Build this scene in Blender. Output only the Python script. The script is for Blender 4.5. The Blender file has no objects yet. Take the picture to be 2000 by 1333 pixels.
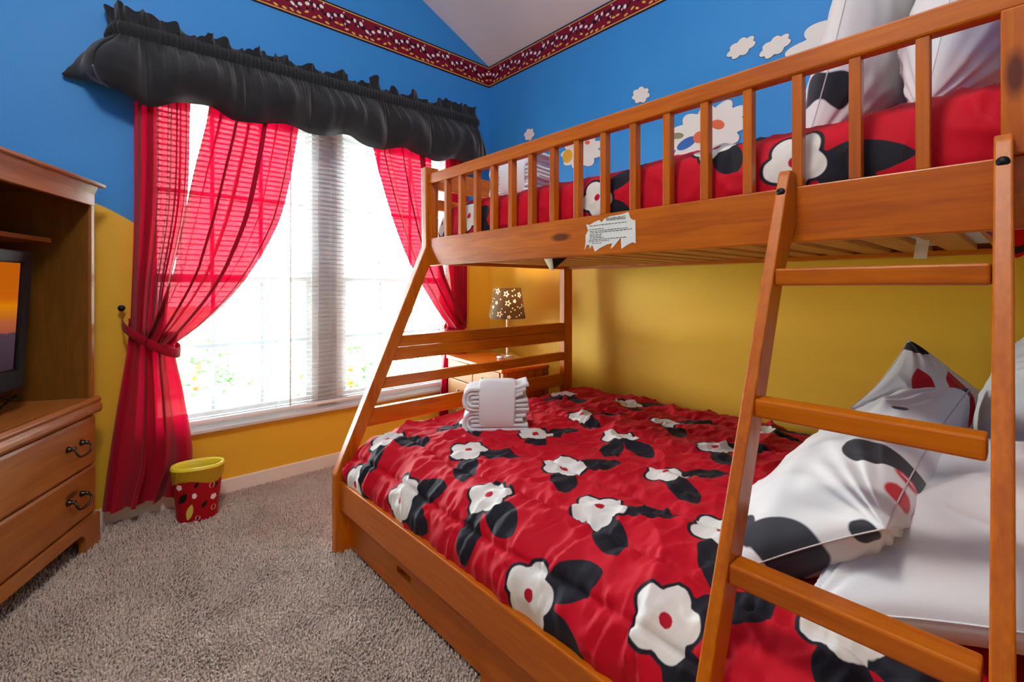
import bpy, bmesh, math, random
import numpy as np
from mathutils import Vector, Matrix

random.seed(7)
rng = np.random.default_rng(7)
scn = bpy.context.scene
COL = scn.collection
PI = math.pi

# ------------------------------------------------------------------ camera
YAW = math.radians(47.74)
CAM = Vector((-2.275, -2.765, 1.06))
cam_d = bpy.data.cameras.new('camera')
cam = bpy.data.objects.new('camera', cam_d)
COL.objects.link(cam)
cam.location = CAM
cam.rotation_euler = (PI / 2, 0, YAW - PI / 2)
cam_d.sensor_width = 36.0
cam_d.lens = 917.0 / 2000.0 * 36.0
cam_d.shift_y = -(666.5 - 561.2) / 2000.0
cam_d.clip_start = 0.02
scn.camera = cam

# ------------------------------------------------------------------ world, light, exposure
world = bpy.data.worlds.new('overcast_sky')
scn.world = world
world.use_nodes = True
bg = world.node_tree.nodes['Background']
bg.inputs[0].default_value = (0.90, 0.96, 1.0, 1)
bg.inputs[1].default_value = 50.0
scn.view_settings.view_transform = 'Standard'
scn.view_settings.look = 'None'
scn.view_settings.gamma = 1.0
scn.view_settings.use_curve_mapping = False
scn.view_settings.exposure = 0.0
portal_d = bpy.data.lights.new('window_portal', 'AREA')
portal_d.shape = 'RECTANGLE'
portal_d.size = 1.75
portal_d.size_y = 1.7
portal_d.cycles.is_portal = True
portal = bpy.data.objects.new('window_portal', portal_d)
COL.objects.link(portal)
portal.location = (-1.205, 0.2, 1.15)
portal.rotation_euler = (-PI / 2, 0, 0)
ROOM_LIGHT = 85.0

# ------------------------------------------------------------------ helpers: objects
def tag(o, label=None, cat=None, group=None, kind=None):
    if label: o['label'] = label
    if cat: o['category'] = cat
    if group: o['group'] = group
    if kind: o['kind'] = kind
    return o

def thing(name, label, cat, loc=(0, 0, 0), rot=(0, 0, 0), group=None):
    o = bpy.data.objects.new(name, None)
    COL.objects.link(o)
    o.empty_display_size = 0.05
    o.location = loc
    o.rotation_euler = rot
    return tag(o, label, cat, group)

def link(name, me, mat, parent=None):
    o = bpy.data.objects.new(name, me)
    COL.objects.link(o)
    if mat is not None:
        if isinstance(mat, (list, tuple)):
            for m in mat: me.materials.append(m)
        else:
            me.materials.append(mat)
    if parent is not None:
        o.parent = parent
    return o

def shift(V, parent, local):
    V = np.asarray(V, float).reshape(-1, 3)
    if parent is not None and not local:
        V = V - np.array(parent.location)
        if parent.parent is not None:
            V = V - np.array(parent.parent.location)
    return V

def raw(name, V, F, mat, parent=None, smooth=False, attrs=None, local=False):
    me = bpy.data.meshes.new(name)
    V = shift(V, parent, local)
    me.from_pydata(V.tolist(), [], F if isinstance(F, list) else F.tolist())
    if smooth:
        me.polygons.foreach_set('use_smooth', [True] * len(me.polygons))
    if attrs:
        for k, a in attrs.items():
            at = me.attributes.new(k, 'FLOAT', 'POINT')
            at.data.foreach_set('value', np.asarray(a, np.float32).ravel())
    me.update()
    return link(name, me, mat, parent)

def grid_faces(n, m, wrap=False):
    i = np.arange(n - 1)[:, None]
    mm = m if wrap else m - 1
    j = np.arange(mm)[None, :]
    j2 = (j + 1) % m
    return np.stack([i * m + j, i * m + j2, (i + 1) * m + j2, (i + 1) * m + j], -1).reshape(-1, 4)

def grid(name, P, mat, parent=None, attrs=None, local=False, wrap=False, smooth=True):
    n, m = P.shape[:2]
    return raw(name, P.reshape(-1, 3), grid_faces(n, m, wrap), mat, parent, smooth, attrs, local)

def bm_obj(name, bm, mat, parent=None, local=False, smooth=False):
    if parent is not None and not local:
        off = Vector(parent.location)
        if parent.parent is not None: off = off + Vector(parent.parent.location)
        bmesh.ops.translate(bm, verts=bm.verts, vec=-off)
    bmesh.ops.recalc_face_normals(bm, faces=bm.faces)
    me = bpy.data.meshes.new(name)
    bm.to_mesh(me)
    bm.free()
    if smooth:
        me.polygons.foreach_set('use_smooth', [True] * len(me.polygons))
    return link(name, me, mat, parent)

def add_box(bm, lo, hi, bevel=0.0, seg=2):
    lo = Vector(lo); hi = Vector(hi)
    r = bmesh.ops.create_cube(bm, size=1.0)
    vs = r['verts']
    for v in vs:
        v.co = Vector((lo[i] + (v.co[i] + 0.5) * (hi[i] - lo[i]) for i in range(3)))
    if bevel > 0:
        es = list({e for v in vs for e in v.link_edges})
        bmesh.ops.bevel(bm, geom=es, offset=bevel, segments=seg, affect='EDGES', profile=0.5)

def box(name, lo, hi, mat, parent=None, bevel=0.003, local=False, seg=2):
    bm = bmesh.new()
    add_box(bm, lo, hi, bevel, seg)
    return bm_obj(name, bm, mat, parent, local)

def add_prism(bm, poly, axis, a, b, bevel=0.0):
    def pt(p, t):
        c = list(p); c.insert(axis, t); return c
    lo = [bm.verts.new(pt(p, a)) for p in poly]
    hi = [bm.verts.new(pt(p, b)) for p in poly]
    n = len(poly)
    fs = [bm.faces.new(lo), bm.faces.new(hi)]
    for i in range(n):
        fs.append(bm.faces.new([lo[i], lo[(i + 1) % n], hi[(i + 1) % n], hi[i]]))
    if bevel > 0:
        bmesh.ops.recalc_face_normals(bm, faces=fs)
        es = list({e for f in fs for e in f.edges})
        bmesh.ops.bevel(bm, geom=es, offset=bevel, segments=2, affect='EDGES', profile=0.5)

def prism(name, poly, axis, a, b, mat, parent=None, bevel=0.003, local=False):
    bm = bmesh.new()
    add_prism(bm, poly, axis, a, b, bevel)
    return bm_obj(name, bm, mat, parent, local)

def lathe(name, prof, mat, parent=None, center=(0, 0, 0), n=40, local=False, sx=1.0, sy=1.0, smooth=True, attr=None):
    th = np.linspace(0, 2 * PI, n, endpoint=False)
    pr = np.asarray(prof, float)
    P = np.zeros((len(pr), n, 3))
    P[..., 0] = center[0] + pr[:, :1] * np.cos(th) * sx
    P[..., 1] = center[1] + pr[:, :1] * np.sin(th) * sy
    P[..., 2] = center[2] + pr[:, 1:2]
    return grid(name, P, mat, parent, None, local, True, smooth)

def tube_pts(pts, r, n=8, caps=True):
    pts = [Vector(p) for p in pts]
    V = []; F = []
    up = Vector((0, 0, 1))
    prev = None
    for i, p in enumerate(pts):
        t = (pts[min(i + 1, len(pts) - 1)] - pts[max(i - 1, 0)]).normalized()
        if prev is None:
            a = t.cross(up)
            if a.length < 1e-3: a = t.cross(Vector((1, 0, 0)))
        else:
            a = prev - t * prev.dot(t)
        a.normalize(); prev = a
        b = t.cross(a)
        rr = r[i] if isinstance(r, (list, tuple)) else r
        for k in range(n):
            an = 2 * PI * k / n
            V.append(p + a * (rr * math.cos(an)) + b * (rr * math.sin(an)))
    for i in range(len(pts) - 1):
        for k in range(n):
            F.append([i * n + k, i * n + (k + 1) % n, (i + 1) * n + (k + 1) % n, (i + 1) * n + k])
    if caps:
        F.append(list(range(n))[::-1])
        F.append([(len(pts) - 1) * n + k for k in range(n)])
    return [tuple(v) for v in V], F

def tube(name, pts, r, mat, parent=None, n=8, local=False):
    V, F = tube_pts(pts, r, n)
    return raw(name, V, F, mat, parent, True, None, local)

def catmull(P, n=12):
    P = np.asarray(P, float)
    Q = np.vstack([2 * P[0] - P[1], P, 2 * P[-1] - P[-2]])
    o = []
    for i in range(1, len(Q) - 2):
        for t in np.linspace(0, 1, n, endpoint=False):
            a, b, c, d = Q[i - 1], Q[i], Q[i + 1], Q[i + 2]
            o.append(.5 * ((2 * b) + (-a + c) * t + (2 * a - 5 * b + 4 * c - d) * t * t + (-a + 3 * b - 3 * c + d) * t ** 3))
    o.append(P[-1])
    return np.array(o)

def resample(P, step):
    L = np.r_[0, np.cumsum(np.linalg.norm(np.diff(P, axis=0), axis=1))]
    s = np.linspace(0, L[-1], max(2, int(L[-1] / step)))
    return np.stack([np.interp(s, L, P[:, k]) for k in range(P.shape[1])], -1), s

# value noise
def _hash(i, j, seed):
    h = (i * 374761393 + j * 668265263 + seed * 144269) & 0x7fffffff
    h = ((h ^ (h >> 13)) * 1274126177) & 0x7fffffff
    return ((h ^ (h >> 16)) & 0xffff) / 65535.0

def vnoise(x, y, seed=0):
    x = np.asarray(x, float); y = np.asarray(y, float)
    xi = np.floor(x).astype(np.int64); yi = np.floor(y).astype(np.int64)
    fx = x - xi; fy = y - yi
    fx = fx * fx * (3 - 2 * fx); fy = fy * fy * (3 - 2 * fy)
    a = _hash(xi, yi, seed); b = _hash(xi + 1, yi, seed)
    c = _hash(xi, yi + 1, seed); d = _hash(xi + 1, yi + 1, seed)
    return (a * (1 - fx) + b * fx) * (1 - fy) + (c * (1 - fx) + d * fx) * fy

def fbm(x, y, oct=3, seed=0):
    s = 0; a = 1; t = 0
    for k in range(oct):
        s = s + a * (vnoise(x * 2 ** k, y * 2 ** k, seed + 31 * k) - .5)
        t += a; a *= .5
    return s / t

def ridge(x, y, seed=0, oct=2):
    s = 0; a = 1; t = 0
    for k in range(oct):
        s = s + a * (1 - np.abs(2 * vnoise(x * 2 ** k, y * 2 ** k, seed + 17 * k) - 1))
        t += a; a *= .5
    return s / t

# signed distances for flat prints
def sd_ell(x, y, cx, cy, a, b, ang=0.0):
    c, s = math.cos(ang), math.sin(ang)
    u = (x - cx) * c + (y - cy) * s
    v = -(x - cx) * s + (y - cy) * c
    return (np.sqrt((u / a) ** 2 + (v / b) ** 2) - 1) * min(a, b)

def sd_leaf(x, y, x0, y0, x1, y1, w):
    L = math.hypot(x1 - x0, y1 - y0) / 2
    cx, cy = (x0 + x1) / 2, (y0 + y1) / 2
    ang = math.atan2(y1 - y0, x1 - x0)
    c, s = math.cos(ang), math.sin(ang)
    u = (x - cx) * c + (y - cy) * s
    v = np.abs(-(x - cx) * s + (y - cy) * c)
    h = w / 2
    R = (L * L + h * h) / (2 * h)
    return np.sqrt(u * u + (v + R - h) ** 2) - R

def sd_blossom(x, y, cx, cy, R, ang, n=5, dep=.2):
    r = np.hypot(x - cx, y - cy)
    th = np.arctan2(y - cy, x - cx) - ang
    return (r - R * (1 - dep + dep * np.abs(np.cos(th * n / 2)) * 1.3)) * .8

def sd_star(x, y, cx, cy, R, ang=0.0):
    r = np.hypot(x - cx, y - cy)
    th = (np.arctan2(y - cy, x - cx) - ang) % (2 * PI / 5)
    th = np.minimum(th, 2 * PI / 5 - th)
    ri = .45
    A = np.array([1.0, 0.0]); B = np.array([ri * math.cos(PI / 5), ri * math.sin(PI / 5)])
    px, py = r * np.cos(th), r * np.sin(th)
    nx, ny = (B[1] - A[1]), -(B[0] - A[0])
    L = math.hypot(nx, ny)
    return ((px - R) * nx + py * ny) / L * (1 if (A[0] * nx) > 0 else 1)

# ------------------------------------------------------------------ helpers: materials
def new_mat(name):
    m = bpy.data.materials.new(name)
    m.use_nodes = True
    nt = m.node_tree
    nt.nodes.clear()
    out = nt.nodes.new('ShaderNodeOutputMaterial')
    return m, nt, out

def N(nt, typ, **kw):
    n = nt.nodes.new(typ)
    for k, v in kw.items():
        if k.startswith('i_'):
            n.inputs[k[2:].replace('_', ' ')].default_value = v
        else:
            setattr(n, k, v)
    return n

def rgb(h):
    h = h.lstrip('#')
    c = [int(h[i:i + 2], 16) / 255 for i in (0, 2, 4)]
    return tuple((x / 12.92 if x <= .04045 else ((x + .055) / 1.055) ** 2.4) for x in c) + (1,)

def math_n(nt, op, a, b=None, c=None):
    n = nt.nodes.new('ShaderNodeMath'); n.operation = op
    for k, v in enumerate((a, b, c)):
        if v is None: continue
        if isinstance(v, (int, float)): n.inputs[k].default_value = v
        else: nt.links.new(v, n.inputs[k])
    return n.outputs[0]

def mix_c(nt, fac, a, b, mode='MIX'):
    n = nt.nodes.new('ShaderNodeMix'); n.data_type = 'RGBA'; n.blend_type = mode
    for k, v in ((0, fac), (6, a), (7, b)):
        if isinstance(v, (int, float)): n.inputs[k].default_value = v
        elif isinstance(v, tuple): n.inputs[k].default_value = v
        else: nt.links.new(v, n.inputs[k])
    return n.outputs[2]

def bump(nt, h, strength, dist=0.002):
    b = nt.nodes.new('ShaderNodeBump')
    b.inputs['Strength'].default_value = strength
    b.inputs['Distance'].default_value = dist
    nt.links.new(h, b.inputs['Height'])
    return b.outputs[0]

def noise(nt, vec, scale, detail=2.0, rough=.5):
    n = nt.nodes.new('ShaderNodeTexNoise')
    n.inputs['Scale'].default_value = scale
    n.inputs['Detail'].default_value = detail
    n.inputs['Roughness'].default_value = rough
    if vec is not None: nt.links.new(vec, n.inputs['Vector'])
    return n.outputs['Fac']

def mapping(nt, scale, src='Object', rand=False):
    tc = nt.nodes.new('ShaderNodeTexCoord')
    mp = nt.nodes.new('ShaderNodeMapping')
    mp.inputs['Scale'].default_value = scale
    v = tc.outputs[src]
    if rand:
        oi = nt.nodes.new('ShaderNodeObjectInfo')
        va = nt.nodes.new('ShaderNodeVectorMath'); va.operation = 'MULTIPLY_ADD'
        nt.links.new(oi.outputs['Random'], va.inputs[0])
        va.inputs[1].default_value = (7.3, 5.1, 9.7)
        nt.links.new(v, va.inputs[2])
        v = va.outputs[0]
    nt.links.new(v, mp.inputs['Vector'])
    return mp.outputs[0]

def plain(name, col, rough=.6, metal=0.0, spec=.5, bump_scale=0, bump_str=.2, var=0.0):
    m, nt, out = new_mat(name)
    p = N(nt, 'ShaderNodeBsdfPrincipled')
    c = rgb(col) if isinstance(col, str) else col
    p.inputs['Base Color'].default_value = c
    p.inputs['Roughness'].default_value = rough
    p.inputs['Metallic'].default_value = metal
    p.inputs['Specular IOR Level'].default_value = spec
    v = mapping(nt, (1, 1, 1))
    if var:
        f = noise(nt, v, 6, 3)
        dk = tuple(x * (1 - var) for x in c[:3]) + (1,)
        nt.links.new(mix_c(nt, f, dk, c), p.inputs['Base Color'])
    if bump_scale:
        nt.links.new(bump(nt, noise(nt, v, bump_scale, 3), bump_str), p.inputs['Normal'])
    nt.links.new(p.outputs[0], out.inputs[0])
    return m

def wood(name, dark, light, axis, rough=.34, knots=True, coat=.10):
    m, nt, out = new_mat(name)
    p = N(nt, 'ShaderNodeBsdfPrincipled')
    p.inputs['Roughness'].default_value = rough
    p.inputs['Coat Weight'].default_value = coat
    p.inputs['Specular IOR Level'].default_value = .35
    p.inputs['Coat Roughness'].default_value = .25
    def sc(al, cr):
        s = [cr, cr, cr]; s[axis] = al; return tuple(s)
    v1 = mapping(nt, sc(1.3, 11), rand=True)
    v2 = mapping(nt, sc(5, 150), rand=True)
    f1 = noise(nt, v1, 1.0, 4, .6)
    rings = math_n(nt, 'SINE', math_n(nt, 'MULTIPLY', f1, 42.0))
    rings = math_n(nt, 'MULTIPLY_ADD', rings, .5, .5)
    f2 = noise(nt, v2, 1.0, 3, .6)
    d = rgb(dark); l = rgb(light)
    f = math_n(nt, 'ADD', math_n(nt, 'MULTIPLY', f1, .75), math_n(nt, 'MULTIPLY', rings, .16))
    f = math_n(nt, 'ADD', f, math_n(nt, 'MULTIPLY', math_n(nt, 'SUBTRACT', f2, .5), .5))
    c = mix_c(nt, f, d, l)
    if knots:
        vo = nt.nodes.new('ShaderNodeTexVoronoi')
        vo.inputs['Scale'].default_value = 1.0
        nt.links.new(mapping(nt, sc(1.9, 6.0), rand=True), vo.inputs['Vector'])
        mr = N(nt, 'ShaderNodeMapRange')
        mr.inputs['From Min'].default_value = .05
        mr.inputs['From Max'].default_value = .10
        mr.inputs['To Min'].default_value = .85
        mr.inputs['To Max'].default_value = 0
        nt.links.new(vo.outputs['Distance'], mr.inputs['Value'])
        sel = math_n(nt, 'GREATER_THAN', N(nt, 'ShaderNodeSeparateColor').outputs[0], .5)
        sepn = [n for n in nt.nodes if n.bl_idname == 'ShaderNodeSeparateColor'][-1]
        nt.links.new(vo.outputs['Color'], sepn.inputs[0])
        kf = math_n(nt, 'MULTIPLY', mr.outputs[0], sel)
        kc = tuple(x * .22 for x in d[:3]) + (1,)
        c = mix_c(nt, kf, c, kc)
    nt.links.new(c, p.inputs['Base Color'])
    nt.links.new(bump(nt, f2, .12, .001), p.inputs['Normal'])
    nt.links.new(p.outputs[0], out.inputs[0])
    return m

def printed(name, base, layers, rough=.75, w=.0012, weave=260, sheen=.2, transl=0.0, bstr=.12, transp=0.0, big=0.0):
    """cloth or paper whose flat print comes from stored distance attributes"""
    m, nt, out = new_mat(name)
    p = N(nt, 'ShaderNodeBsdfPrincipled')
    p.inputs['Roughness'].default_value = rough
    p.inputs['Sheen Weight'].default_value = sheen
    p.inputs['Specular IOR Level'].default_value = .2
    v = mapping(nt, (1, 1, 1))
    c = rgb(base)
    nz = noise(nt, v, 3.0, 3)
    dk = tuple(x * .88 for x in c[:3]) + (1,)
    col = mix_c(nt, nz, dk, c)
    masks = []
    for attr, h in layers:
        a = N(nt, 'ShaderNodeAttribute'); a.attribute_name = attr
        mr = N(nt, 'ShaderNodeMapRange')
        mr.inputs['From Min'].default_value = -w
        mr.inputs['From Max'].default_value = w
        mr.inputs['To Min'].default_value = 1
        mr.inputs['To Max'].default_value = 0
        nt.links.new(a.outputs['Fac'], mr.inputs['Value'])
        col = mix_c(nt, mr.outputs[0], col, rgb(h))
        masks.append(mr.outputs[0])
    nt.links.new(col, p.inputs['Base Color'])
    h = noise(nt, v, weave, 2)
    if big:
        h = math_n(nt, 'ADD', math_n(nt, 'MULTIPLY', h, .3), math_n(nt, 'MULTIPLY', noise(nt, v, 22, 3, .6), big))
    nrm = bump(nt, h, bstr, .003)
    nt.links.new(nrm, p.inputs['Normal'])
    sh = p.outputs[0]
    if transl:
        t = N(nt, 'ShaderNodeBsdfTranslucent')
        nt.links.new(col, t.inputs['Color'])
        mx = N(nt, 'ShaderNodeMixShader'); mx.inputs[0].default_value = transl
        nt.links.new(sh, mx.inputs[1]); nt.links.new(t.outputs[0], mx.inputs[2])
        sh = mx.outputs[0]
    if transp:
        t = N(nt, 'ShaderNodeBsdfTransparent')
        t.inputs['Color'].default_value = rgb('#ff9aa4')
        mx = N(nt, 'ShaderNodeMixShader'); mx.inputs[0].default_value = transp
        nt.links.new(sh, mx.inputs[1]); nt.links.new(t.outputs[0], mx.inputs[2])
        sh = mx.outputs[0]
    nt.links.new(sh, out.inputs[0])
    return m

def emit(name, col, strength):
    m, nt, out = new_mat(name)
    e = N(nt, 'ShaderNodeEmission')
    e.inputs[0].default_value = rgb(col)
    e.inputs[1].default_value = strength
    nt.links.new(e.outputs[0], out.inputs[0])
    return m

def glass_mat():
    m, nt, out = new_mat('window_glass')
    t = N(nt, 'ShaderNodeBsdfTransparent'); t.inputs[0].default_value = (.96, .98, .97, 1)
    g = N(nt, 'ShaderNodeBsdfGlossy'); g.inputs['Roughness'].default_value = .02
    fr = N(nt, 'ShaderNodeFresnel'); fr.inputs[0].default_value = 1.3
    mx = N(nt, 'ShaderNodeMixShader')
    nt.links.new(fr.outputs[0], mx.inputs[0])
    nt.links.new(t.outputs[0], mx.inputs[1]); nt.links.new(g.outputs[0], mx.inputs[2])
    nt.links.new(mx.outputs[0], out.inputs[0])
    return m

def wall_mat(name, base_z, amp, k, ph):
    """blue above a wavy line, yellow below; rolled plaster relief"""
    m, nt, out = new_mat(name)
    p = N(nt, 'ShaderNodeBsdfPrincipled')
    p.inputs['Roughness'].default_value = .55
    p.inputs['Specular IOR Level'].default_value = .35
    tc = N(nt, 'ShaderNodeTexCoord')
    sp = N(nt, 'ShaderNodeSeparateXYZ')
    nt.links.new(tc.outputs['Object'], sp.inputs[0])
    w = math_n(nt, 'MULTIPLY', math_n(nt, 'COSINE', math_n(nt, 'MULTIPLY_ADD', sp.outputs[0], k, ph)), amp)
    dz = math_n(nt, 'SUBTRACT', math_n(nt, 'SUBTRACT', sp.outputs[2], base_z), w)
    mr = N(nt, 'ShaderNodeMapRange')
    mr.inputs['From Min'].default_value = -.002; mr.inputs['From Max'].default_value = .002
    nt.links.new(dz, mr.inputs['Value'])
    f = noise(nt, tc.outputs['Object'], 3, 4)
    ye = mix_c(nt, f, rgb('#e2b02c'), rgb('#e8b936'))
    bl = mix_c(nt, f, rgb('#2c86cf'), rgb('#388fd6'))
    nt.links.new(mix_c(nt, mr.outputs[0], ye, bl), p.inputs['Base Color'])
    h = math_n(nt, 'ADD', noise(nt, tc.outputs['Object'], 130, 3), math_n(nt, 'MULTIPLY', noise(nt, tc.outputs['Object'], 50, 2), .7))
    nt.links.new(bump(nt, h, .28, .003), p.inputs['Normal'])
    nt.links.new(p.outputs[0], out.inputs[0])
    return m

BX, BY, BZ = [wood('bunk_pine_' + 'xyz'[i], '#8c3900', '#d87806', i, .36) for i in range(3)]
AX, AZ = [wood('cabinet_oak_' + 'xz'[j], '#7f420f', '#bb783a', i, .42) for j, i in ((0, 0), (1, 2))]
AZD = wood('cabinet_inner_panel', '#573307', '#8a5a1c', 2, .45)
DY, DZ = [wood('dresser_pine_' + 'yz'[j], '#84501f', '#b98043', i, .45) for j, i in ((0, 1), (1, 2))]
DTOP = wood('dresser_top_pine', '#a8480a', '#d8701a', 1, .3)
WALL_B = wall_mat('wall_paint_window_side', 1.34, .112, 5.98, 5.98 * 2.35)
WALL_R = wall_mat('wall_paint_bed_side', 1.36, .0, 1.0, 0.0)
WHITE = plain('white_trim_paint', '#e9e4dc', .45, bump_scale=40, bump_str=.05)
VINYL = plain('white_vinyl', '#f0f2f2', .4)
GREYV = plain('grey_vinyl_mullion', '#c9d0d6', .5)
SILL = plain('pale_marble_sill', '#d7d9da', .25, var=.12)
CEIL = plain('ceiling_paint', '#f0ece6', .8, bump_scale=90, bump_str=.25)
BLACKP = plain('black_plastic', '#0b0c0f', .5, spec=.25)
CHROME = plain('chrome', '#dcdcdc', .12, 1.0)
IRON = plain('aged_pewter', '#4a4641', .32, 1.0)
DARKIRON = plain('black_iron', '#161412', .4, .6)
WHITEC = printed('white_cotton', '#dcdcde', [], .8, big=.5, bstr=.25)
TERRY = printed('white_terry', '#e3e2e6', [], .95, weave=420, bstr=.5, sheen=.5)
GLASS = glass_mat()

# ================================================================== THE ROOM
XL, YN = -3.75, -3.75         # left wall and near wall (behind the camera)
WX0, WX1, WZ0, WZ1 = -2.08, -0.33, 0.355, 2.03   # window opening
SL = 0.46                     # ceiling slope
ZC = 2.74
RIDGE = -1.875

bm = bmesh.new()
T = 0.14
for lo, hi in (((XL, 0, 0), (WX0, T, 4.0)), ((WX1, 0, 0), (0.12, T, 4.0)),
               ((WX0, 0, 0), (WX1, T, WZ0)), ((WX0, 0, WZ1), (WX1, T, 4.0))):
    add_box(bm, lo, hi)
tag(bm_obj('wall_back', bm, WALL_B), 'blue over yellow painted wall around the wide window', kind='structure')
tag(box('wall_right', (0, YN, 0), (0.12, 0, 3.0), WALL_R, bevel=0), 'blue over yellow painted wall beside the bunk bed', kind='structure')
tag(box('wall_left', (XL - .12, YN, 0), (XL, T, 3.0), WALL_R, bevel=0), 'painted wall behind the tall cabinet', kind='structure')
tag(box('wall_front', (XL - .12, YN - .12, 0), (0.12, YN, 4.0), WALL_B, bevel=0), 'painted wall opposite the window', kind='structure')
bm = bmesh.new()
zr = ZC - SL * RIDGE
add_prism(bm, [(0.12, ZC - SL * .12), (RIDGE, zr), (XL - .12, ZC - SL * .12), (XL - .12, ZC + .1), (RIDGE, zr + .12), (0.12, ZC + .1)], 1, YN - .12, T)
tag(bm_obj('ceiling', bm, CEIL), 'pale grey vaulted ceiling', kind='structure')

def base_board(name, lo, hi):
    o = box(name, lo, hi, WHITE, bevel=.004)
    return tag(o, 'white baseboard along the ' + ('window wall' if name.endswith('back') else 'bed wall'), kind='structure')
base_board('baseboard_back', (XL, -.013, 0), (0, 0, .078))
base_board('baseboard_right', (-.013, YN, 0), (0, -.013, .078))

# carpet: base slab plus pile
def carpet_mat(name, c0, c1):
    m, nt, out = new_mat(name)
    p = N(nt, 'ShaderNodeBsdfPrincipled')
    p.inputs['Roughness'].default_value = .95
    p.inputs['Specular IOR Level'].default_value = .1
    v = mapping(nt, (1, 1, 1))
    f = math_n(nt, 'ADD', math_n(nt, 'MULTIPLY', noise(nt, v, 5, 3), .35), math_n(nt, 'MULTIPLY', noise(nt, v, 190, 2), .65))
    nt.links.new(mix_c(nt, f, rgb(c0), rgb(c1)), p.inputs['Base Color'])
    nt.links.new(bump(nt, noise(nt, v, 230, 2), .6, .006), p.inputs['Normal'])
    nt.links.new(p.outputs[0], out.inputs[0])
    return m
CARPET = carpet_mat('carpet_base', '#7d6a5e', '#d8c5b8')
PILE = carpet_mat('carpet_pile', '#a18e81', '#ead9cd')
tag(box('floor', (XL, YN, -.1), (0.1, T, 0), CARPET, bevel=0), 'beige carpeted floor of the bedroom', kind='structure')
def pile():
    x0, x1, y0, y1, st = -2.62, -1.15, -2.3, -.015, .0084
    gx, gy = np.meshgrid(np.arange(x0, x1, st), np.arange(y0, y1, st), indexing='ij')
    px = (gx + rng.uniform(-.45, .45, gx.shape) * st).ravel()
    py = (gy + rng.uniform(-.45, .45, gx.shape) * st).ravel()
    keep = (px < -1.47) | (py > -.95)
    px, py = px[keep], py[keep]
    n = len(px)
    h = .007 + .008 * rng.random(n)
    w = .0036 + .0018 * rng.random(n)
    lean = rng.uniform(-.004, .004, (n, 2)) + np.stack([fbm(px * 9, py * 9, 2, 3), fbm(px * 9, py * 9, 2, 9)], -1) * .014
    rot = rng.uniform(0, PI, n)
    V = np.zeros((n, 7, 3))
    for k in range(3):
        a = rot + k * 2 * PI / 3
        V[:, k, 0] = px + w * np.cos(a); V[:, k, 1] = py + w * np.sin(a); V[:, k, 2] = -.001
        a = a + .6
        V[:, 3 + k, 0] = px + lean[:, 0] * .7 + w * .95 * np.cos(a); V[:, 3 + k, 1] = py + lean[:, 1] * .7 + w * .95 * np.sin(a); V[:, 3 + k, 2] = h * .8
    V[:, 6, 0] = px + lean[:, 0]; V[:, 6, 1] = py + lean[:, 1]; V[:, 6, 2] = h * 1.1
    f = np.array([[0, 1, 4], [0, 4, 3], [1, 2, 5], [1, 5, 4], [2, 0, 3], [2, 3, 5], [3, 4, 6], [4, 5, 6], [5, 3, 6]])
    F = (np.arange(n)[:, None, None] * 7 + f[None]).reshape(-1, 3)
    me = bpy.data.meshes.new('carpet_pile')
    me.vertices.add(n * 7)
    me.vertices.foreach_set('co', V.reshape(-1).astype(np.float32))
    me.loops.add(F.size)
    me.loops.foreach_set('vertex_index', F.ravel().astype(np.int32))
    me.polygons.add(len(F))
    me.polygons.foreach_set('loop_start', (np.arange(len(F)) * 3).astype(np.int32))
    me.polygons.foreach_set('loop_total', np.full(len(F), 3, np.int32))
    me.update()
    o = link('carpet_pile', me, PILE)
    tag(o, 'beige looped carpet pile covering the open floor', 'carpet', kind='stuff')
pile()

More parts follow.
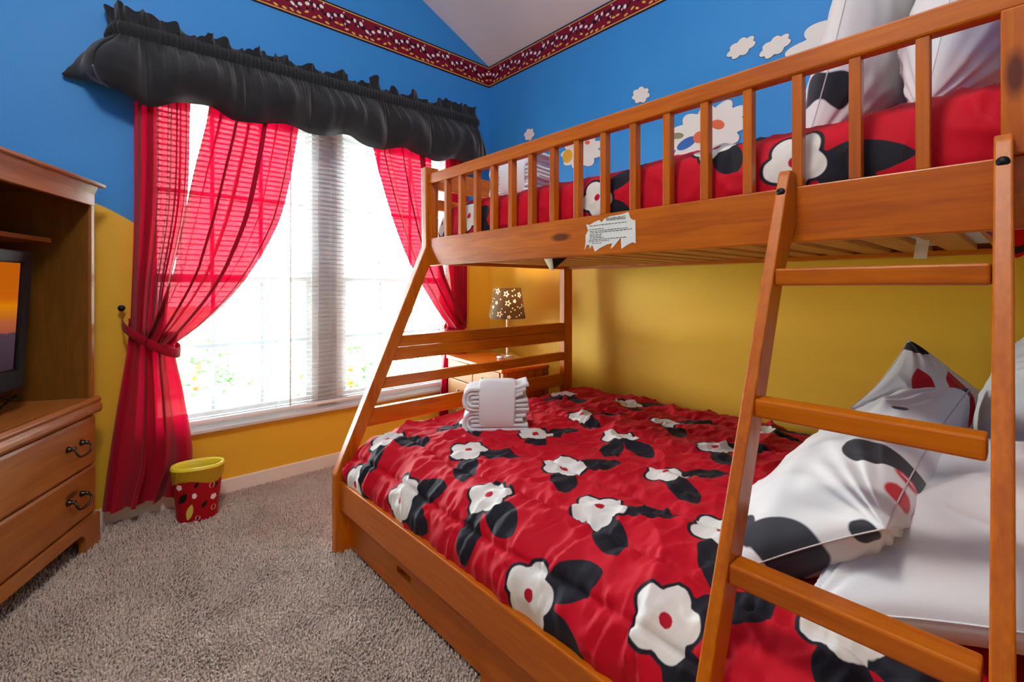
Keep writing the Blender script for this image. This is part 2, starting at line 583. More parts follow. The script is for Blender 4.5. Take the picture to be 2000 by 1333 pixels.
# wallpaper border (two runs meeting in the corner)
BORDER = printed('border_paper', '#7d0a2b', [('p_black', '#14101a'), ('p_gold', '#e0b04e'), ('p_white', '#e9e6e6')], .5, w=.0009, sheen=0, weave=80, bstr=.03)
def border(name, run, label):
    z0, z1 = 2.578, 2.735
    L = run[1]
    n = int(L / .0035); m = 46
    s, t = np.meshgrid(np.linspace(0, L, n), np.linspace(0, z1 - z0, m), indexing='ij')
    hgt = z1 - z0
    black = np.minimum(np.abs(t - .004) - .004, np.abs(t - hgt + .004) - .004)
    gold = np.minimum(np.abs(t - .0125) - .0028, np.abs(t - hgt + .0125) - .0028)
    white = np.full_like(s, 1.0)
    r = random.Random(5)
    pat = []
    P = .44
    for k in range(11):
        c = (k + .5) * P / 11
        y = .088 + r.uniform(-.02, .028)
        pat.append(('w', c, y, r.uniform(.010, .014), r.uniform(.007, .011), r.uniform(0, 3)))
        pat.append(('k', c + r.uniform(.012, .02), y + r.uniform(-.004, .02), .015, .0085, r.uniform(0, 3)))
        pat.append(('k', c + r.uniform(-.01, .01), y - .026, .010, .007, r.uniform(0, 3)))
        pat.append(('g', c + r.uniform(-.01, .01), .031 + r.uniform(-.004, .022), .013, .0062, r.uniform(-.6, .6)))
        if k % 2: pat.append(('w', c + .02, y - .022, .007, .004, r.uniform(0, 3)))
        if k % 3 == 0: pat.append(('w', c - .012, y + .024, .006, .004, r.uniform(0, 3)))
    for rep in range(int(L / P) + 1):
        for kind, c, y, a, b, an in pat:
            cx = rep * P + c
            sl = slice(max(0, int((cx - .03) / L * n)), min(n, int((cx + .03) / L * n) + 1))
            if sl.start >= n: continue
            d = sd_ell(s[sl], t[sl], cx, y, a, b, an)
            tgt = {'w': white, 'k': black, 'g': gold}[kind]
            tgt[sl] = np.minimum(tgt[sl], d)
    Pn = np.zeros(s.shape + (3,))
    if run[0] == 'x':
        Pn[..., 0] = -s; Pn[..., 1] = -.0025; Pn[..., 2] = z0 + t
    else:
        Pn[..., 1] = -s; Pn[..., 0] = -.0025; Pn[..., 2] = z0 + t
    o = grid(name, Pn, BORDER, attrs={'p_black': black, 'p_gold': gold, 'p_white': white})
    sm = o.modifiers.new('thickness', 'SOLIDIFY'); sm.thickness = .002; sm.offset = 0
    return tag(o, label, kind='structure')
border('trim_1', ('x', 3.6), 'dark red wallpaper border with gold edges high on the window wall')
border('trim_2', ('y', 3.6), 'dark red wallpaper border with gold edges high above the bunk bed')

# ------------------------------------------------------------------ windows
MX0, MX1 = -1.262, -1.150
YG = .085
def window(name, x0, x1, label):
    w = thing(name, label, None, ((x0 + x1) / 2, YG, WZ0))
    w['kind'] = 'structure'
    fr = .035
    bm = bmesh.new()
    add_box(bm, (x0, .05, WZ0), (x0 + fr, .13, WZ1)); add_box(bm, (x1 - fr, .05, WZ0), (x1, .13, WZ1))
    add_box(bm, (x0 + fr, .05, WZ1 - fr), (x1 - fr, .13, WZ1)); add_box(bm, (x0 + fr, .05, WZ0), (x1 - fr, .13, WZ0 + fr))
    bm_obj('window_frame', bm, VINYL, w)
    zm = 1.105
    a, b = x0 + fr, x1 - fr
    for (z0, z1, y) in ((WZ0 + fr, zm + .02, YG - .012), (zm - .02, WZ1 - fr, YG + .012)):
        bm = bmesh.new(); r = .028
        add_box(bm, (a, y - .01, z0), (a + r, y + .01, z1)); add_box(bm, (b - r, y - .01, z0), (b, y + .01, z1))
        add_box(bm, (a + r, y - .01, z0), (b - r, y + .01, z0 + r + .008)); add_box(bm, (a + r, y - .01, z1 - r - .008), (b - r, y + .01, z1))
        s = bm_obj('sash', bm, VINYL, w)
        box('pane', (a + r, y - .002, z0 + r), (b - r, y + .002, z1 - r), GLASS, w, bevel=0)
        for k in (1, 2):
            xm = a + r + (b - a - 2 * r) * k / 3
            box('muntin', (xm - .009, y - .005, z0 + r), (xm + .009, y + .005, z1 - r), GREYV, w, bevel=0)
        zz = (z0 + z1) / 2
        box('muntin', (a + r, y - .0045, zz - .009), (b - r, y + .0045, zz + .009), GREYV, w, bevel=0)
    return w
window('window_1', WX0, MX0, 'white double hung window on the left of the wide grey mullion')
window('window_2', MX1, WX1, 'white double hung window on the right of the wide grey mullion')
tag(box('trim_3', (MX0, .045, WZ0), (MX1, .135, WZ1), GREYV, bevel=.003), 'wide grey mullion between the two windows', kind='structure')
tag(box('trim_4', (WX0 - .035, -.032, .337), (WX1 + .035, .05, .357), SILL, bevel=.004), 'pale stone window sill', kind='structure')

# blind
def slat_mat():
    m, nt, out = new_mat('blind_slat_vinyl')
    p = N(nt, 'ShaderNodeBsdfPrincipled'); p.inputs['Base Color'].default_value = rgb('#c3c9cd'); p.inputs['Roughness'].default_value = .5
    t = N(nt, 'ShaderNodeBsdfTranslucent'); t.inputs[0].default_value = rgb('#c3c9cd')
    mx = N(nt, 'ShaderNodeMixShader'); mx.inputs[0].default_value = .08
    v = mapping(nt, (1, 1, 1))
    nt.links.new(bump(nt, noise(nt, v, 30, 1), .03), p.inputs['Normal'])
    nt.links.new(p.outputs[0], mx.inputs[1]); nt.links.new(t.outputs[0], mx.inputs[2]); nt.links.new(mx.outputs[0], out.inputs[0])
    return m
SLAT = slat_mat()
blind = thing('window_blind', 'white horizontal slat blind hanging in front of both windows', 'blind', (-1.205, .018, .375))
bx0, bx1 = WX0 + .008, WX1 - .008
box('headrail', (bx0, 0.0, WZ1 - .035), (bx1, .036, WZ1 - .003), VINYL, blind)
box('bottom_rail', (bx0, .004, .378), (bx1, .032, .396), VINYL, blind, bevel=.004)
ns = 7
prof = [(-.0125 + .025 * k / (ns - 1), .0028 * (1 - ((k - 3) / 3) ** 2)) for k in range(ns)]
V = []; F = []
for sgn, xx in enumerate((bx0 + .004, bx1 - .004)):
    for y, z in prof: V.append((xx, .018 + y, z))
for k in range(ns - 1): F.append([k, k + 1, ns + k + 1, ns + k])
me_slat = bpy.data.meshes.new('slat')
me_slat.from_pydata([(v[0] + 1.205, v[1] - .018, v[2]) for v in V], [], F)
me_slat.polygons.foreach_set('use_smooth', [True] * len(F))
me_slat.materials.append(SLAT)
pitch = .0262
nsl = int((WZ1 - .05 - .405) / pitch)
for k in range(nsl):
    o = bpy.data.objects.new('slat', me_slat)
    COL.objects.link(o); o.parent = blind
    o.location = (0, 0, .408 + k * pitch - .375)
    o.rotation_euler = (math.radians(-7), 0, 0)
for xx in (-1.93, -1.50, -1.20, -.90, -.45):
    for yy in (.0055, .0305):
        tube('ladder_cord', [(xx, yy, .39), (xx, yy, WZ1 - .03)], .0008, VINYL, blind, 5)
tube('tilt_wand', [(-1.43, -.004, WZ1 - .02), (-1.43, -.004, 1.2), (-1.432, -.004, .40)], .004, VINYL, blind, 8)

# ------------------------------------------------------------------ outdoors
LAWN = plain('lawn_grass', '#9fb08c', .9, bump_scale=30, bump_str=.5, var=.3)
tag(box('lawn', (-30, .2, -.5), (30, 40, -.4), LAWN, bevel=0), 'pale green lawn outside the window', kind='structure')
LEAF = plain('shrub_leaf', '#6f9460', .6, var=.3)
def shrub(loc, r, label, seed):
    rr = np.random.default_rng(seed)
    n = 420
    d = rr.normal(size=(n, 3)); d /= np.linalg.norm(d, axis=1)[:, None]
    d[:, 2] = np.abs(d[:, 2]) * 1.1
    c = d * r * (0.55 + .45 * rr.random((n, 1)))
    V = []; F = []
    for i in range(n):
        a = rr.normal(size=3); a /= np.linalg.norm(a); b = np.cross(a, rr.normal(size=3)); b /= np.linalg.norm(b)
        s = r * .16
        V += [c[i] - a * s, c[i] + b * s * .45, c[i] + a * s, c[i] - b * s * .45]
        F.append([4 * i, 4 * i + 1, 4 * i + 2, 4 * i + 3])
    t = thing('garden_shrub', label, 'shrub', loc)
    o = raw('foliage', np.array(V), F, LEAF, t, local=True); o['kind'] = 'stuff'
    tube('stem', [(0, 0, 0), (0, 0, r * .6)], r * .08, BZ, t, local=True)
shrub((.35, 3.4, -.4), .75, 'round green shrub outside, right of the mullion', 3)
shrub((-1.1, 5.2, -.4), .7, 'round green shrub outside, just left of the mullion', 4)

# ================================================================== BUNK BED
bed = thing('bunk_bed', 'orange stained pine bunk bed, wide lower bunk and narrow upper bunk', 'bunk bed', (-.83, -1.87, 0))
YF0, YF1 = -.93, -.89        # foot end frame
YH0, YH1 = -2.86, -2.82      # head end frame
outer = [(-1.135, 1.608), (-1.132, 1.245), (-1.546, .315), (-1.546, .0)]
inner = [(-1.480, .0), (-1.480, .335), (-1.066, 1.262), (-1.066, 1.608)]
prism('slanted_leg', outer + inner, 1, YF0, YF1, BZ, bed, .004)
prism('slanted_leg', outer + inner, 1, YH0, YH1, BZ, bed, .004)
box('post', (-.190, YF0, 0), (-.120, YF1, 1.608), BZ, bed, .004)
box('post', (-.190, YH0, 0), (-.120, YH1, 1.608), BZ, bed, .004)
box('wide_front_post', (-1.132, -2.82, 1.281), (-1.098, -2.733, 1.527), BZ, bed, .003)
# end bars: (z0, z1, y offset)
def xl(z):   # inner edge of the slanted leg at a height
    if z >= 1.262: return -1.066
    if z <= .335: return -1.480
    return -1.480 + (z - .335) / (1.262 - .335) * (.414)
for yy0, yy1 in ((YF0 + .006, YF1 - .006), (YH0 + .006, YH1 - .006)):
    for z0, z1 in ((.800, .849), (.742, .7985), (.629, .677), (.481, .554), (.15, .29), (1.165, 1.270), (1.418, 1.465), (1.512, 1.600)):
        poly = [(xl(z0) - .004, z0), (xl(z1) - .004, z1), (-.188, z1), (-.188, z0)]
        prism('end_bar', poly, 1, yy0, yy1, BX, bed, .003)
FX0, FX1 = -1.120, -1.094
box('upper_side_board', (FX0, -2.825, 1.158), (FX1, YF0 + .001, 1.281), BY, bed, .003)
box('guard_top_rail', (FX0 - .004, -2.825, 1.527), (FX1 + .004, YF0 + .001, 1.574), BY, bed, .005)
box('spindle', (FX0, -.951, 1.280), (FX1, -.9305, 1.528), BZ, bed, .002)
me0 = None
for k in range(1, 17):
    yc = -.96 - k * .1045
    if me0 is None:
        o = box('spindle', (FX0, yc - .0105, 1.280), (FX1, yc + .0105, 1.528), BZ, bed, .002)
        me0 = o.data; y00 = yc
        for v in me0.vertices: v.co.y -= (yc - bed.location.y)
        o.location.y = yc - bed.location.y
    else:
        o = bpy.data.objects.new('spindle', me0); COL.objects.link(o); o.parent = bed
        o.location.y = yc - bed.location.y
box('upper_wall_board', (-.150, YH1, 1.165), (-.126, YF0, 1.270), BY, bed, .003)
box('slat_ledge', (FX1, YH1, 1.160), (FX1 + .022, YF0, 1.178), BY, bed, .002)
box('slat_ledge', (-.172, YH1, 1.165), (-.150, YF0, 1.183), BY, bed, .002)
SLATW = [wood('bunk_slat_pine', '#9a5a1c', '#cf9248', 0, .55)][0]
ms = None
ncr = 17
for k in range(ncr):
    yc = -1.0 - k * .108
    if ms is None:
        o = box('bed_slat', (-1.07, yc - .035, 1.1795), (-.152, yc + .035, 1.196), SLATW, bed, .002)
        ms = o.data
        for v in ms.vertices: v.co.y -= (yc - bed.location.y)
    else:
        o = bpy.data.objects.new('bed_slat', ms); COL.objects.link(o); o.parent = bed
    o.location.y = yc - bed.location.y
# screw heads along the wall board
for k in range(9):
    yy = -1.16 - k * .185
    o = lathe('screw', [(0, .0006), (.0042, .0006), (.0042, 0)], DARKIRON, bed, n=10, local=True)
    o.rotation_euler = (0, -PI / 2, 0)
    o.location = Vector((-.1505, yy, 1.205)) - Vector(bed.location)
# lower bunk
box('lower_side_rail', (-1.530, YH1, .178), (-1.504, YF0, .290), BY, bed, .004)
box('lower_wall_rail', (-.160, YH1, .178), (-.134, YF0, .290), BY, bed, .003)
box('deck_panel', (-1.50, YH1, .155), (-.16, YF0, .172), SLATW, bed, .001)
def drawer(y0, y1, x):
    # front with a slot shaped pull cut through it
    z0, z1 = .022, .168
    yc = (y0 + y1) / 2; zc = .105
    hw, hh = .048, .012
    bm = bmesh.new()
    o_ = [(y0, z0), (y1, z0), (y1, z1), (y0, z1)]
    slot = []
    for k in range(16):
        a = 2 * PI * k / 16
        sx = hw - hh if math.cos(a) >= 0 else -(hw - hh)
        slot.append((yc + sx + hh * math.cos(a), zc + hh * math.sin(a)))
    vo = [[bm.verts.new((xx, p[0], p[1])) for p in o_] for xx in (x, x + .018)]
    vs = [[bm.verts.new((xx, p[0], p[1])) for p in slot] for xx in (x, x + .018)]
    for L in (0, 1):
        es = [bm.edges.new((vo[L][i], vo[L][(i + 1) % 4])) for i in range(4)] + [bm.edges.new((vs[L][i], vs[L][(i + 1) % 16])) for i in range(16)]
        bmesh.ops.triangle_fill(bm, use_beauty=True, use_dissolve=False, edges=es)
    for i in range(4): bm.faces.new([vo[0][i], vo[0][(i + 1) % 4], vo[1][(i + 1) % 4], vo[1][i]])
    for i in range(16): bm.faces.new([vs[0][i], vs[0][(i + 1) % 16], vs[1][(i + 1) % 16], vs[1][i]])
    d = bm_obj('drawer', bm, BY, bed)
    bx = box('drawer_box', (x + .03, y0 + .03, z0 + .01), (x + .6, y1 - .03, z1 - .03), BY, d, .002)
drawer(-1.785, -.95, -1.492)
drawer(-2.66, -1.795, -1.506)
# knot holes of the bolts
for (yy, zz) in ((-1.62, .225), (-1.60, .245)):
    pass

# warning sticker on the upper board
STK = printed('sticker_paper', '#dfe4e2', [], .6, sheen=0, weave=60, bstr=.03)
INK = plain('black_ink', '#25262a', .7)
st = thing('warning_sticker', 'torn white warning sticker on the upper side board', 'sticker', (FX0, -1.92, 1.17))
edge = [(-1.832, 1.176), (-1.842, 1.192), (-1.850, 1.190), (-1.853, 1.179), (-1.862, 1.190), (-1.872, 1.1685), (-1.890, 1.178), (-1.915, 1.187), (-1.936, 1.190),
        (-1.930, 1.173), (-1.942, 1.181), (-1.966, 1.205), (-1.968, 1.171), (-1.985, 1.180), (-2.005, 1.188), (-2.016, 1.184), (-2.015, 1.250), (-2.006, 1.252), (-1.998, 1.258), (-1.992, 1.276), (-1.97, 1.272),
        (-1.93, 1.271), (-1.908, 1.266), (-1.898, 1.256), (-1.888, 1.264), (-1.868, 1.259), (-1.852, 1.2525), (-1.838, 1.256), (-1.846, 1.235), (-1.836, 1.222), (-1.836, 1.20)]
prism('paper', edge, 0, FX0 - .0011, FX0 - .0003, STK, st, 0)
bm = bmesh.new()
r = random.Random(2)
for z, a, b in ((1.2485, -1.852, -1.985), (1.237, -1.850, -1.905), (1.2315, -1.853, -1.99), (1.2265, -1.853, -2.005), (1.2205, -1.853, -1.90), (1.2155, -1.853, -1.895), (1.2105, -1.853, -1.905), (1.205, -1.85, -1.985), (1.200, -1.85, -1.925), (1.194, -1.862, -1.897)):
    y = a
    while y > b:
        w = r.uniform(.004, .012)
        add_box(bm, (FX0 - .0016, max(y - w, b), z - .0009), (FX0 - .001, y, z + .0009))
        y -= w + .003
bm_obj('small_print', bm, INK, st)['kind'] = 'stuff'
fc = bpy.data.curves.new('warning', 'FONT'); fc.body = 'WARNING'; fc.size = .0145; fc.align_x = 'CENTER'; fc.extrude = .0002
fo = bpy.data.objects.new('tmp', fc); COL.objects.link(fo)
bpy.context.view_layer.update()
fm = bpy.data.meshes.new_from_object(fo.evaluated_get(bpy.context.evaluated_depsgraph_get()))
bpy.data.objects.remove(fo)
wo = link('warning_text', fm, INK, st)
wo.matrix_local = Matrix.Translation(Vector((-.0016, -.028, .0875))) @ Matrix(((0, 0, -1, 0), (-1, 0, 0, 0), (0, 1, 0, 0), (0, 0, 0, 1)))

# white tag hanging under the board
tg = thing('cloth_tag', 'small white cloth tag hanging from under the upper bunk', 'tag', (-.70, -2.58, 1.11))
pp = np.array([[[-.70 + .004 * math.sin(i), -2.572 - .026 * j / 3 + .001 * i, 1.19 - .058 * i / 6] for j in range(4)] for i in range(7)])
o = grid('label_cloth', pp, WHITEC, tg)

# ================================================================== LADDER
lad = thing('bunk_ladder', 'orange pine ladder leaning on the upper bunk', 'ladder', (-1.55, -2.574, 0))
def lx(z): return -1.166 - (1.30 - z) * .425      # outer edge line
for yc in (-2.411, -2.737):
    poly = [(lx(1.305), 1.305), (lx(1.29) + .006, 1.312), (lx(1.30) + .05, 1.312), (lx(1.30) + .062, 1.30), (lx(0) + .062, 0.0), (lx(0), 0.0)]
    poly = [(lx(1.300), 1.300), (lx(1.300) + .010, 1.312), (-1.122, 1.312), (-1.122, 1.20), (lx(1.08) + .062, 1.08), (lx(.003) + .062, .003), (lx(.003), .003)]
    rail = prism('ladder_rail', poly, 1, yc - .0112, yc + .0112, BZ, lad, .003)
    if yc < -2.6:
        for v in rail.data.vertices: v.co.y -= .012 * (1 - v.co.z / 1.3)
    hz = 1.262
    V_, F_ = tube_pts([(lx(hz) - .0025, yc, hz), (lx(hz) + .004, yc, hz)], .0085, 14)
    raw('bolt_cap', V_, F_, BLACKP, rail, True)
for zc in (1.080, .835, .572):
    x0 = lx(zc) + .008
    bm = bmesh.new()
    add_box(bm, (x0, -2.7262, zc - .017), (x0 + .046, -2.4218, zc + .017), .004)
    bm_obj('rung', bm, BY, lad)

# ================================================================== BEDDING
RED = '#c40022'
COMF = printed('comforter_print', RED, [('p_black', '#1b1b26'), ('p_white', '#dcdcd8'), ('p_dot', '#b00a28')], .7, w=.0012, sheen=.03, big=.45, bstr=.3)
PROF = np.array([(-.05, .28), (-.052, .38), (-.075, .43), (-.14, .45), (-.40, .462), (-.75, .468), (-1.1, .465), (-1.3, .455), (-1.40, .435), (-1.465, .395), (-1.497, .34), (-1.503, .29), (-1.495, .24)])
# print positions: (blossom, leaf tip, leaf tip) in unrolled cloth coordinates (arc, y)
MOT = [((1.477, -1.054), (1.429, -1.183), (1.54, -1.107)), ((1.614, -1.371), (1.558, -1.47), (1.637, -1.466)), ((1.352, -1.422), (1.298, -1.527), (1.439, -1.523)), ((1.487, -1.704), (1.596, -1.724), (1.525, -1.806)), ((1.22, -1.754), (1.126, -1.826), (1.302, -1.827)), ((1.058, -1.464), (0.947, -1.512), (1.118, -1.524)), ((1.142, -1.18), (1.255, -1.173), (1.2, -1.256)), ((0.456, -1.078), (0.62, -1.137), (0.502, -1.222)), ((0.346, -1.407), (0.259, -1.485), (0.418, -1.485)), ((0.738, -1.433), (0.638, -1.497), (0.783, -1.511)), ((0.526, -1.709), (0.418, -1.804), (0.611, -1.814)), ((0.846, -1.709), (0.993, -1.769), (0.9, -1.834)), ((0.683, -2.002), (0.60, -2.085), (0.783, -2.074)), ((1.039, -2.013), (0.937, -2.101), (1.118, -2.113)), ((1.356, -2.0), (1.293, -2.106), (1.429, -2.085)), ((1.632, -1.981), (1.563, -2.076), (1.67, -2.081)), ((1.54, -2.293), (1.451, -2.394), (1.596, -2.345)), ((1.244, -2.275), (1.321, -2.298), (1.364, -2.317)), ((0.293, -2.007), (.20, -2.12), (0.346, -2.139)), ((1.663, -1.042), (1.625, -1.078), (1.685, -1.095)), ((1.398, -2.545), (1.417, -2.625), (1.457, -2.559)), ((.95, -2.36), (.86, -2.45), (1.02, -2.46)), ((.56, -2.42), (.47, -2.5), (.63, -2.52))]

def motif_fields(s, y, mots, R=.066, lw=.082):
    white = np.full_like(s, 1.0); black = np.full_like(s, 1.0); dot = np.full_like(s, 1.0)
    for i, (c, a, b) in enumerate(mots):
        rr = R * (.92 + .16 * ((i * 37) % 10) / 10)
        near = np.hypot(s - c[0], y - c[1]) < .34
        if not near.any(): continue
        ss, yy = s[near], y[near]
        ang = i * 1.3
        wv = sd_blossom(ss, yy, c[0], c[1], rr, ang)
        bk = wv - .007
        for t in (a, b):
            dx, dy = t[0] - c[0], t[1] - c[1]
            L = math.hypot(dx, dy) + 1e-6
            dx /= L; dy /= L
            x0, y0 = c[0] + dx * rr * .55, c[1] + dy * rr * .55
            x1, y1 = c[0] + dx * (L + .075), c[1] + dy * (L + .075)
            bk = np.minimum(bk, sd_leaf(ss, yy, x0, y0, x1, y1, lw))
        ox, oy = rr * .22 * math.cos(ang), rr * .22 * math.sin(ang)
        dv = sd_ell(ss, yy, c[0], c[1], rr * .2, rr * .2, ang)
        white[near] = np.minimum(white[near], wv)
        black[near] = np.minimum(black[near], bk)
        dot[near] = np.minimum(dot[near], np.where(wv < 0, dv, 1.0))
    return white, black, dot

def cloth_normals(P):
    a = np.gradient(P, axis=0); b = np.gradient(P, axis=1)
    n = np.cross(a, b); n /= np.linalg.norm(n, axis=-1, keepdims=True) + 1e-9
    return n

def comforter(name, label, prof, y_foot, y_head, drop, seams, mots, mat, seed, R, lw, amp=1.0, extra=None):
    S, s = resample(catmull(prof, 30), .0065)
    # along the bed: rounded drop at the foot, then the run to the head
    yy = [(y_foot, -drop), (y_foot - .004, -drop * .5), (y_foot - .03, -.018), (y_foot - .09, 0.0), (y_foot - .2, 0.004)]
    yy += [(y, 0.0) for y in np.linspace(y_foot - .35, y_head, 12)]
    Yp, q = resample(catmull(np.array(yy), 20), .0065)
    n, m = len(S), len(Yp)
    P = np.zeros((n, m, 3))
    P[..., 0] = S[:, None, 0]
    P[..., 2] = S[:, None, 1] + Yp[None, :, 1] * np.clip((S[:, None, 1] - prof[0][1] + .0) / .16, 0, 1)
    P[..., 1] = Yp[None, :, 0]
    sg, yg = np.meshgrid(s, q, indexing='ij')
    yv = y_foot - yg + (q[np.argmin(np.abs(Yp[:, 0] - (y_foot - .2)))] - .2)   # unrolled y
    # quilting
    d = np.full_like(sg, 9.0)
    for k, sm in enumerate(seams):
        wob = .008 * np.sin(yv * 7 + k * 2) + .010 * fbm(yv * 4, yv * 0 + k, 2, seed + k)
        d = np.minimum(d, np.abs(sg - sm - wob))
    puff = .011 * (1 - np.exp(-d / .035)) - .010 * np.exp(-(d / .006) ** 2)
    pucker = (ridge(sg * 9, yv * 34, seed + 5) - .5) * .020 * np.exp(-d / .05)
    wr = (ridge(sg * 5 + yv * 3.0, yv * 9 - sg * 2.5, seed + 11, 2) - .5) * .012 + fbm(sg * 3.2, yv * 3.2, 3, seed + 3) * .016
    wr = wr + ridge(sg * 8 + yv * 5, yv * 21 - sg * 7, seed + 61, 2) ** 3 * .013 + ridge(sg * 14 - yv * 9, yv * 13 + sg * 9, seed + 71, 1) ** 4 * .006
    fold = ridge(sg * 2.3 + yv * 4.5, yv * 2.0 - sg * 3.2, seed + 21, 1) ** 6 * .016
    disp = (puff + pucker + wr + fold) * amp
    disp *= np.clip((yg - .0) / .06, .15, 1)
    edge = np.clip(np.minimum(sg, s[-1] - sg) / .09, .12, 1)
    disp *= edge
    nrm = cloth_normals(P)
    if nrm[n // 2, m // 2, 2] < 0: nrm = -nrm
    P = P + nrm * disp[..., None]
    if extra is not None: P = extra(P, sg, yv)
    w_, k_, d_ = motif_fields(sg, yv, mots, R, lw)
    o = grid(name, P, mat, attrs={'p_white': w_, 'p_black': k_, 'p_dot': d_})
    tag(o, label, 'comforter')
    return o, s[-1]
lc, LL = comforter('lower_comforter', 'red quilted comforter with white and black motifs on the wide lower bunk', PROF, -.938, -2.80, .12,
          (.13, .34, .56, .78, 1.0, 1.22, 1.43, 1.58), MOT, COMF, 4, .066, .082)

PROF2 = np.array([(-.055, 1.30), (-.058, 1.38), (-.085, 1.42), (-.16, 1.435), (-.5, 1.445), (-.85, 1.445), (-.97, 1.435), (-1.035, 1.405), (-1.058, 1.35), (-1.062, 1.27), (-1.055, 1.21)])
S2, s2 = resample(catmull(PROF2, 30), .002)
def side_arc(z):
    k = len(S2) // 2 + int(np.argmin(np.abs(S2[len(S2) // 2:, 1] - z)))
    return float(s2[k])
MOT2 = []
for (y, z), (y1, z1), (y2, z2) in (((-1.841, 1.345), (-1.93, 1.40), (-1.92, 1.29)), ((-2.405, 1.345), (-2.50, 1.30), (-2.55, 1.33)), ((-1.17, 1.36), (-1.26, 1.31), (-1.235, 1.36)),
                                 ((-2.2, 1.425), (-2.235, 1.40), (-2.28, 1.43)), ((-.96, 1.36), (-1.0, 1.31), (-.99, 1.33))):
    MOT2.append(((side_arc(z), y), (side_arc(z1), y1), (side_arc(z2), y2)))
MOT2 += [((.95, -1.5), (1.0, -1.56), (.9, -1.6)), ((.5, -1.4), (.43, -1.48), (.6, -1.5)), ((.55, -1.95), (.45, -2.05), (.62, -2.08))]
uc, LU = comforter('upper_comforter', 'red comforter with white and black motifs on the narrow upper bunk', PROF2, -.945, -2.80, .14,
          (.2, .55, .9), MOT2, COMF, 9, .062, .07, .55)
# upper mattress, seen between the slats from below
MATT = printed('mattress_ticking', '#e6e4e0', [], .8, sheen=.1, big=.3)
um = thing('upper_mattress', 'white mattress lying on the slats of the upper bunk', 'mattress', (-.61, -1.87, 1.197))
box('mattress_body', (-1.050, -2.80, 1.1975), (-.165, -.945, 1.330), MATT, um, .025, seg=4)

# corners of the comforter hanging down between the slats
def hanging_corner(x, y0, y1, z0, dz, seed, white):
    u, v = np.meshgrid(np.linspace(0, 1, 16), np.linspace(0, 1, 14), indexing='ij')
    P = np.zeros((16, 14, 3))
    tip = 1 - np.abs(2 * u - 1.1) ** 1.3
    P[..., 0] = x + .012 * np.sin(u * 6 + seed) + .01 * v
    P[..., 1] = y0 + (y1 - y0) * u
    P[..., 2] = z0 - dz * v * np.clip(tip, .12, 1)
    wv = np.where(u < .62, -1.0, 1.0) * (u - .62) ** 2 * 4 if white else np.full_like(u, 1.0)
    bk = (u - .62) * -.1 if white else np.abs(v - .8) * .1 - .01
    grid('hanging_corner', P, COMF, uc, attrs={'p_white': wv, 'p_black': bk, 'p_dot': np.full_like(u, 1.0)})
hanging_corner(-.90, -1.40, -1.56, 1.19, .065, 1, True)
hanging_corner(-.95, -2.69, -2.80, 1.19, .075, 2, False)

# pillows
def pillow(name, label, center, ldir, wdir, L, W, T, mat, seed, prints=None, group=None, droop=0.0, wr=1.0):
    t = thing(name, label, 'pillow', center, group=group)
    ld = np.array(ldir, float); ld /= np.linalg.norm(ld)
    wd = np.array(wdir, float); wd -= ld * (wd @ ld); wd /= np.linalg.norm(wd)
    nd = np.cross(ld, wd)
    n, m = 120, 90
    a, b = np.meshgrid(np.linspace(-1, 1, n), np.linspace(-1, 1, m), indexing='ij')
    a = np.sign(a) * (1 - (1 - np.abs(a)) ** 1.35); b = np.sign(b) * (1 - (1 - np.abs(b)) ** 1.35)
    x = L / 2 * a * (1 - .07 * (1 - b ** 2)); y = W / 2 * b * (1 - .09 * (1 - a ** 2))
    h = T / 2 * np.clip((1 - np.abs(a) ** 2.6) * (1 - np.abs(b) ** 2.6), 0, 1) ** .48
    V = []; at = {'p_black': [], 'p_red': [], 'p_white': []}
    for sgn in (1, -1):
        e = np.clip(np.minimum(1 - np.abs(a), 1 - np.abs(b)) / .3, 0, 1)
        w1 = (ridge(x * 7 + y * 4 + seed, y * 6 - x * 3, seed + (3 if sgn > 0 else 8), 2) - .5) * .022 * wr
        rad = np.arctan2(np.abs(b) - 1.05, np.abs(a) - 1.05)
        w2 = np.sin(rad * 26 + seed) * .006 * np.exp(-np.hypot(1 - np.abs(a), 1 - np.abs(b)) * 1.6)
        w3 = fbm(x * 4 + seed, y * 4, 3, seed) * .03 * wr
        ff = ridge(x * 2.4 - y * 2 + seed * 3, y * 3.1 + x * 1.4, seed + 40, 1) ** 7 * .018 * wr
        z = sgn * (h + (w1 + w3 + ff) * e + w2 * np.clip(e * 3, 0, 1))
        z = z - droop * (a ** 2) * .5
        V.append(np.array(center) + x[..., None] * ld + y[..., None] * wd + z[..., None] * nd)
        for k in at:
            dd = np.full_like(x, 1.0)
            if prints and (sgn > 0 or prints.get('both')):
                for f in prints.get(k, []): dd = np.minimum(dd, f(x, y))
            at[k].append(dd)
    F = grid_faces(n, m)
    F = np.vstack([F, F[:, ::-1] + n * m])
    o = raw('pillow_body', np.concatenate([v.reshape(-1, 3) for v in V]), F, mat, t, True, {k: np.concatenate([q.ravel() for q in v]) for k, v in at.items()})
    # piping around the rim
    rim = np.concatenate([V[0][:, 0], V[0][-1, 1:], V[0][::-1, -1][1:], V[0][0, ::-1][1:-1]])[::3]
    pts = [Vector(p) for p in rim]; pts.append(pts[0])
    tube('seam', pts, .0016, mat, t, 5)
    return t
PPRINT = printed('pillow_print', '#dededf', [('p_red', '#b80d24'), ('p_black', '#20202b'), ('p_white', '#dededf')], .7, w=.0013, sheen=.2, big=.4, bstr=.22)
E_ = sd_ell
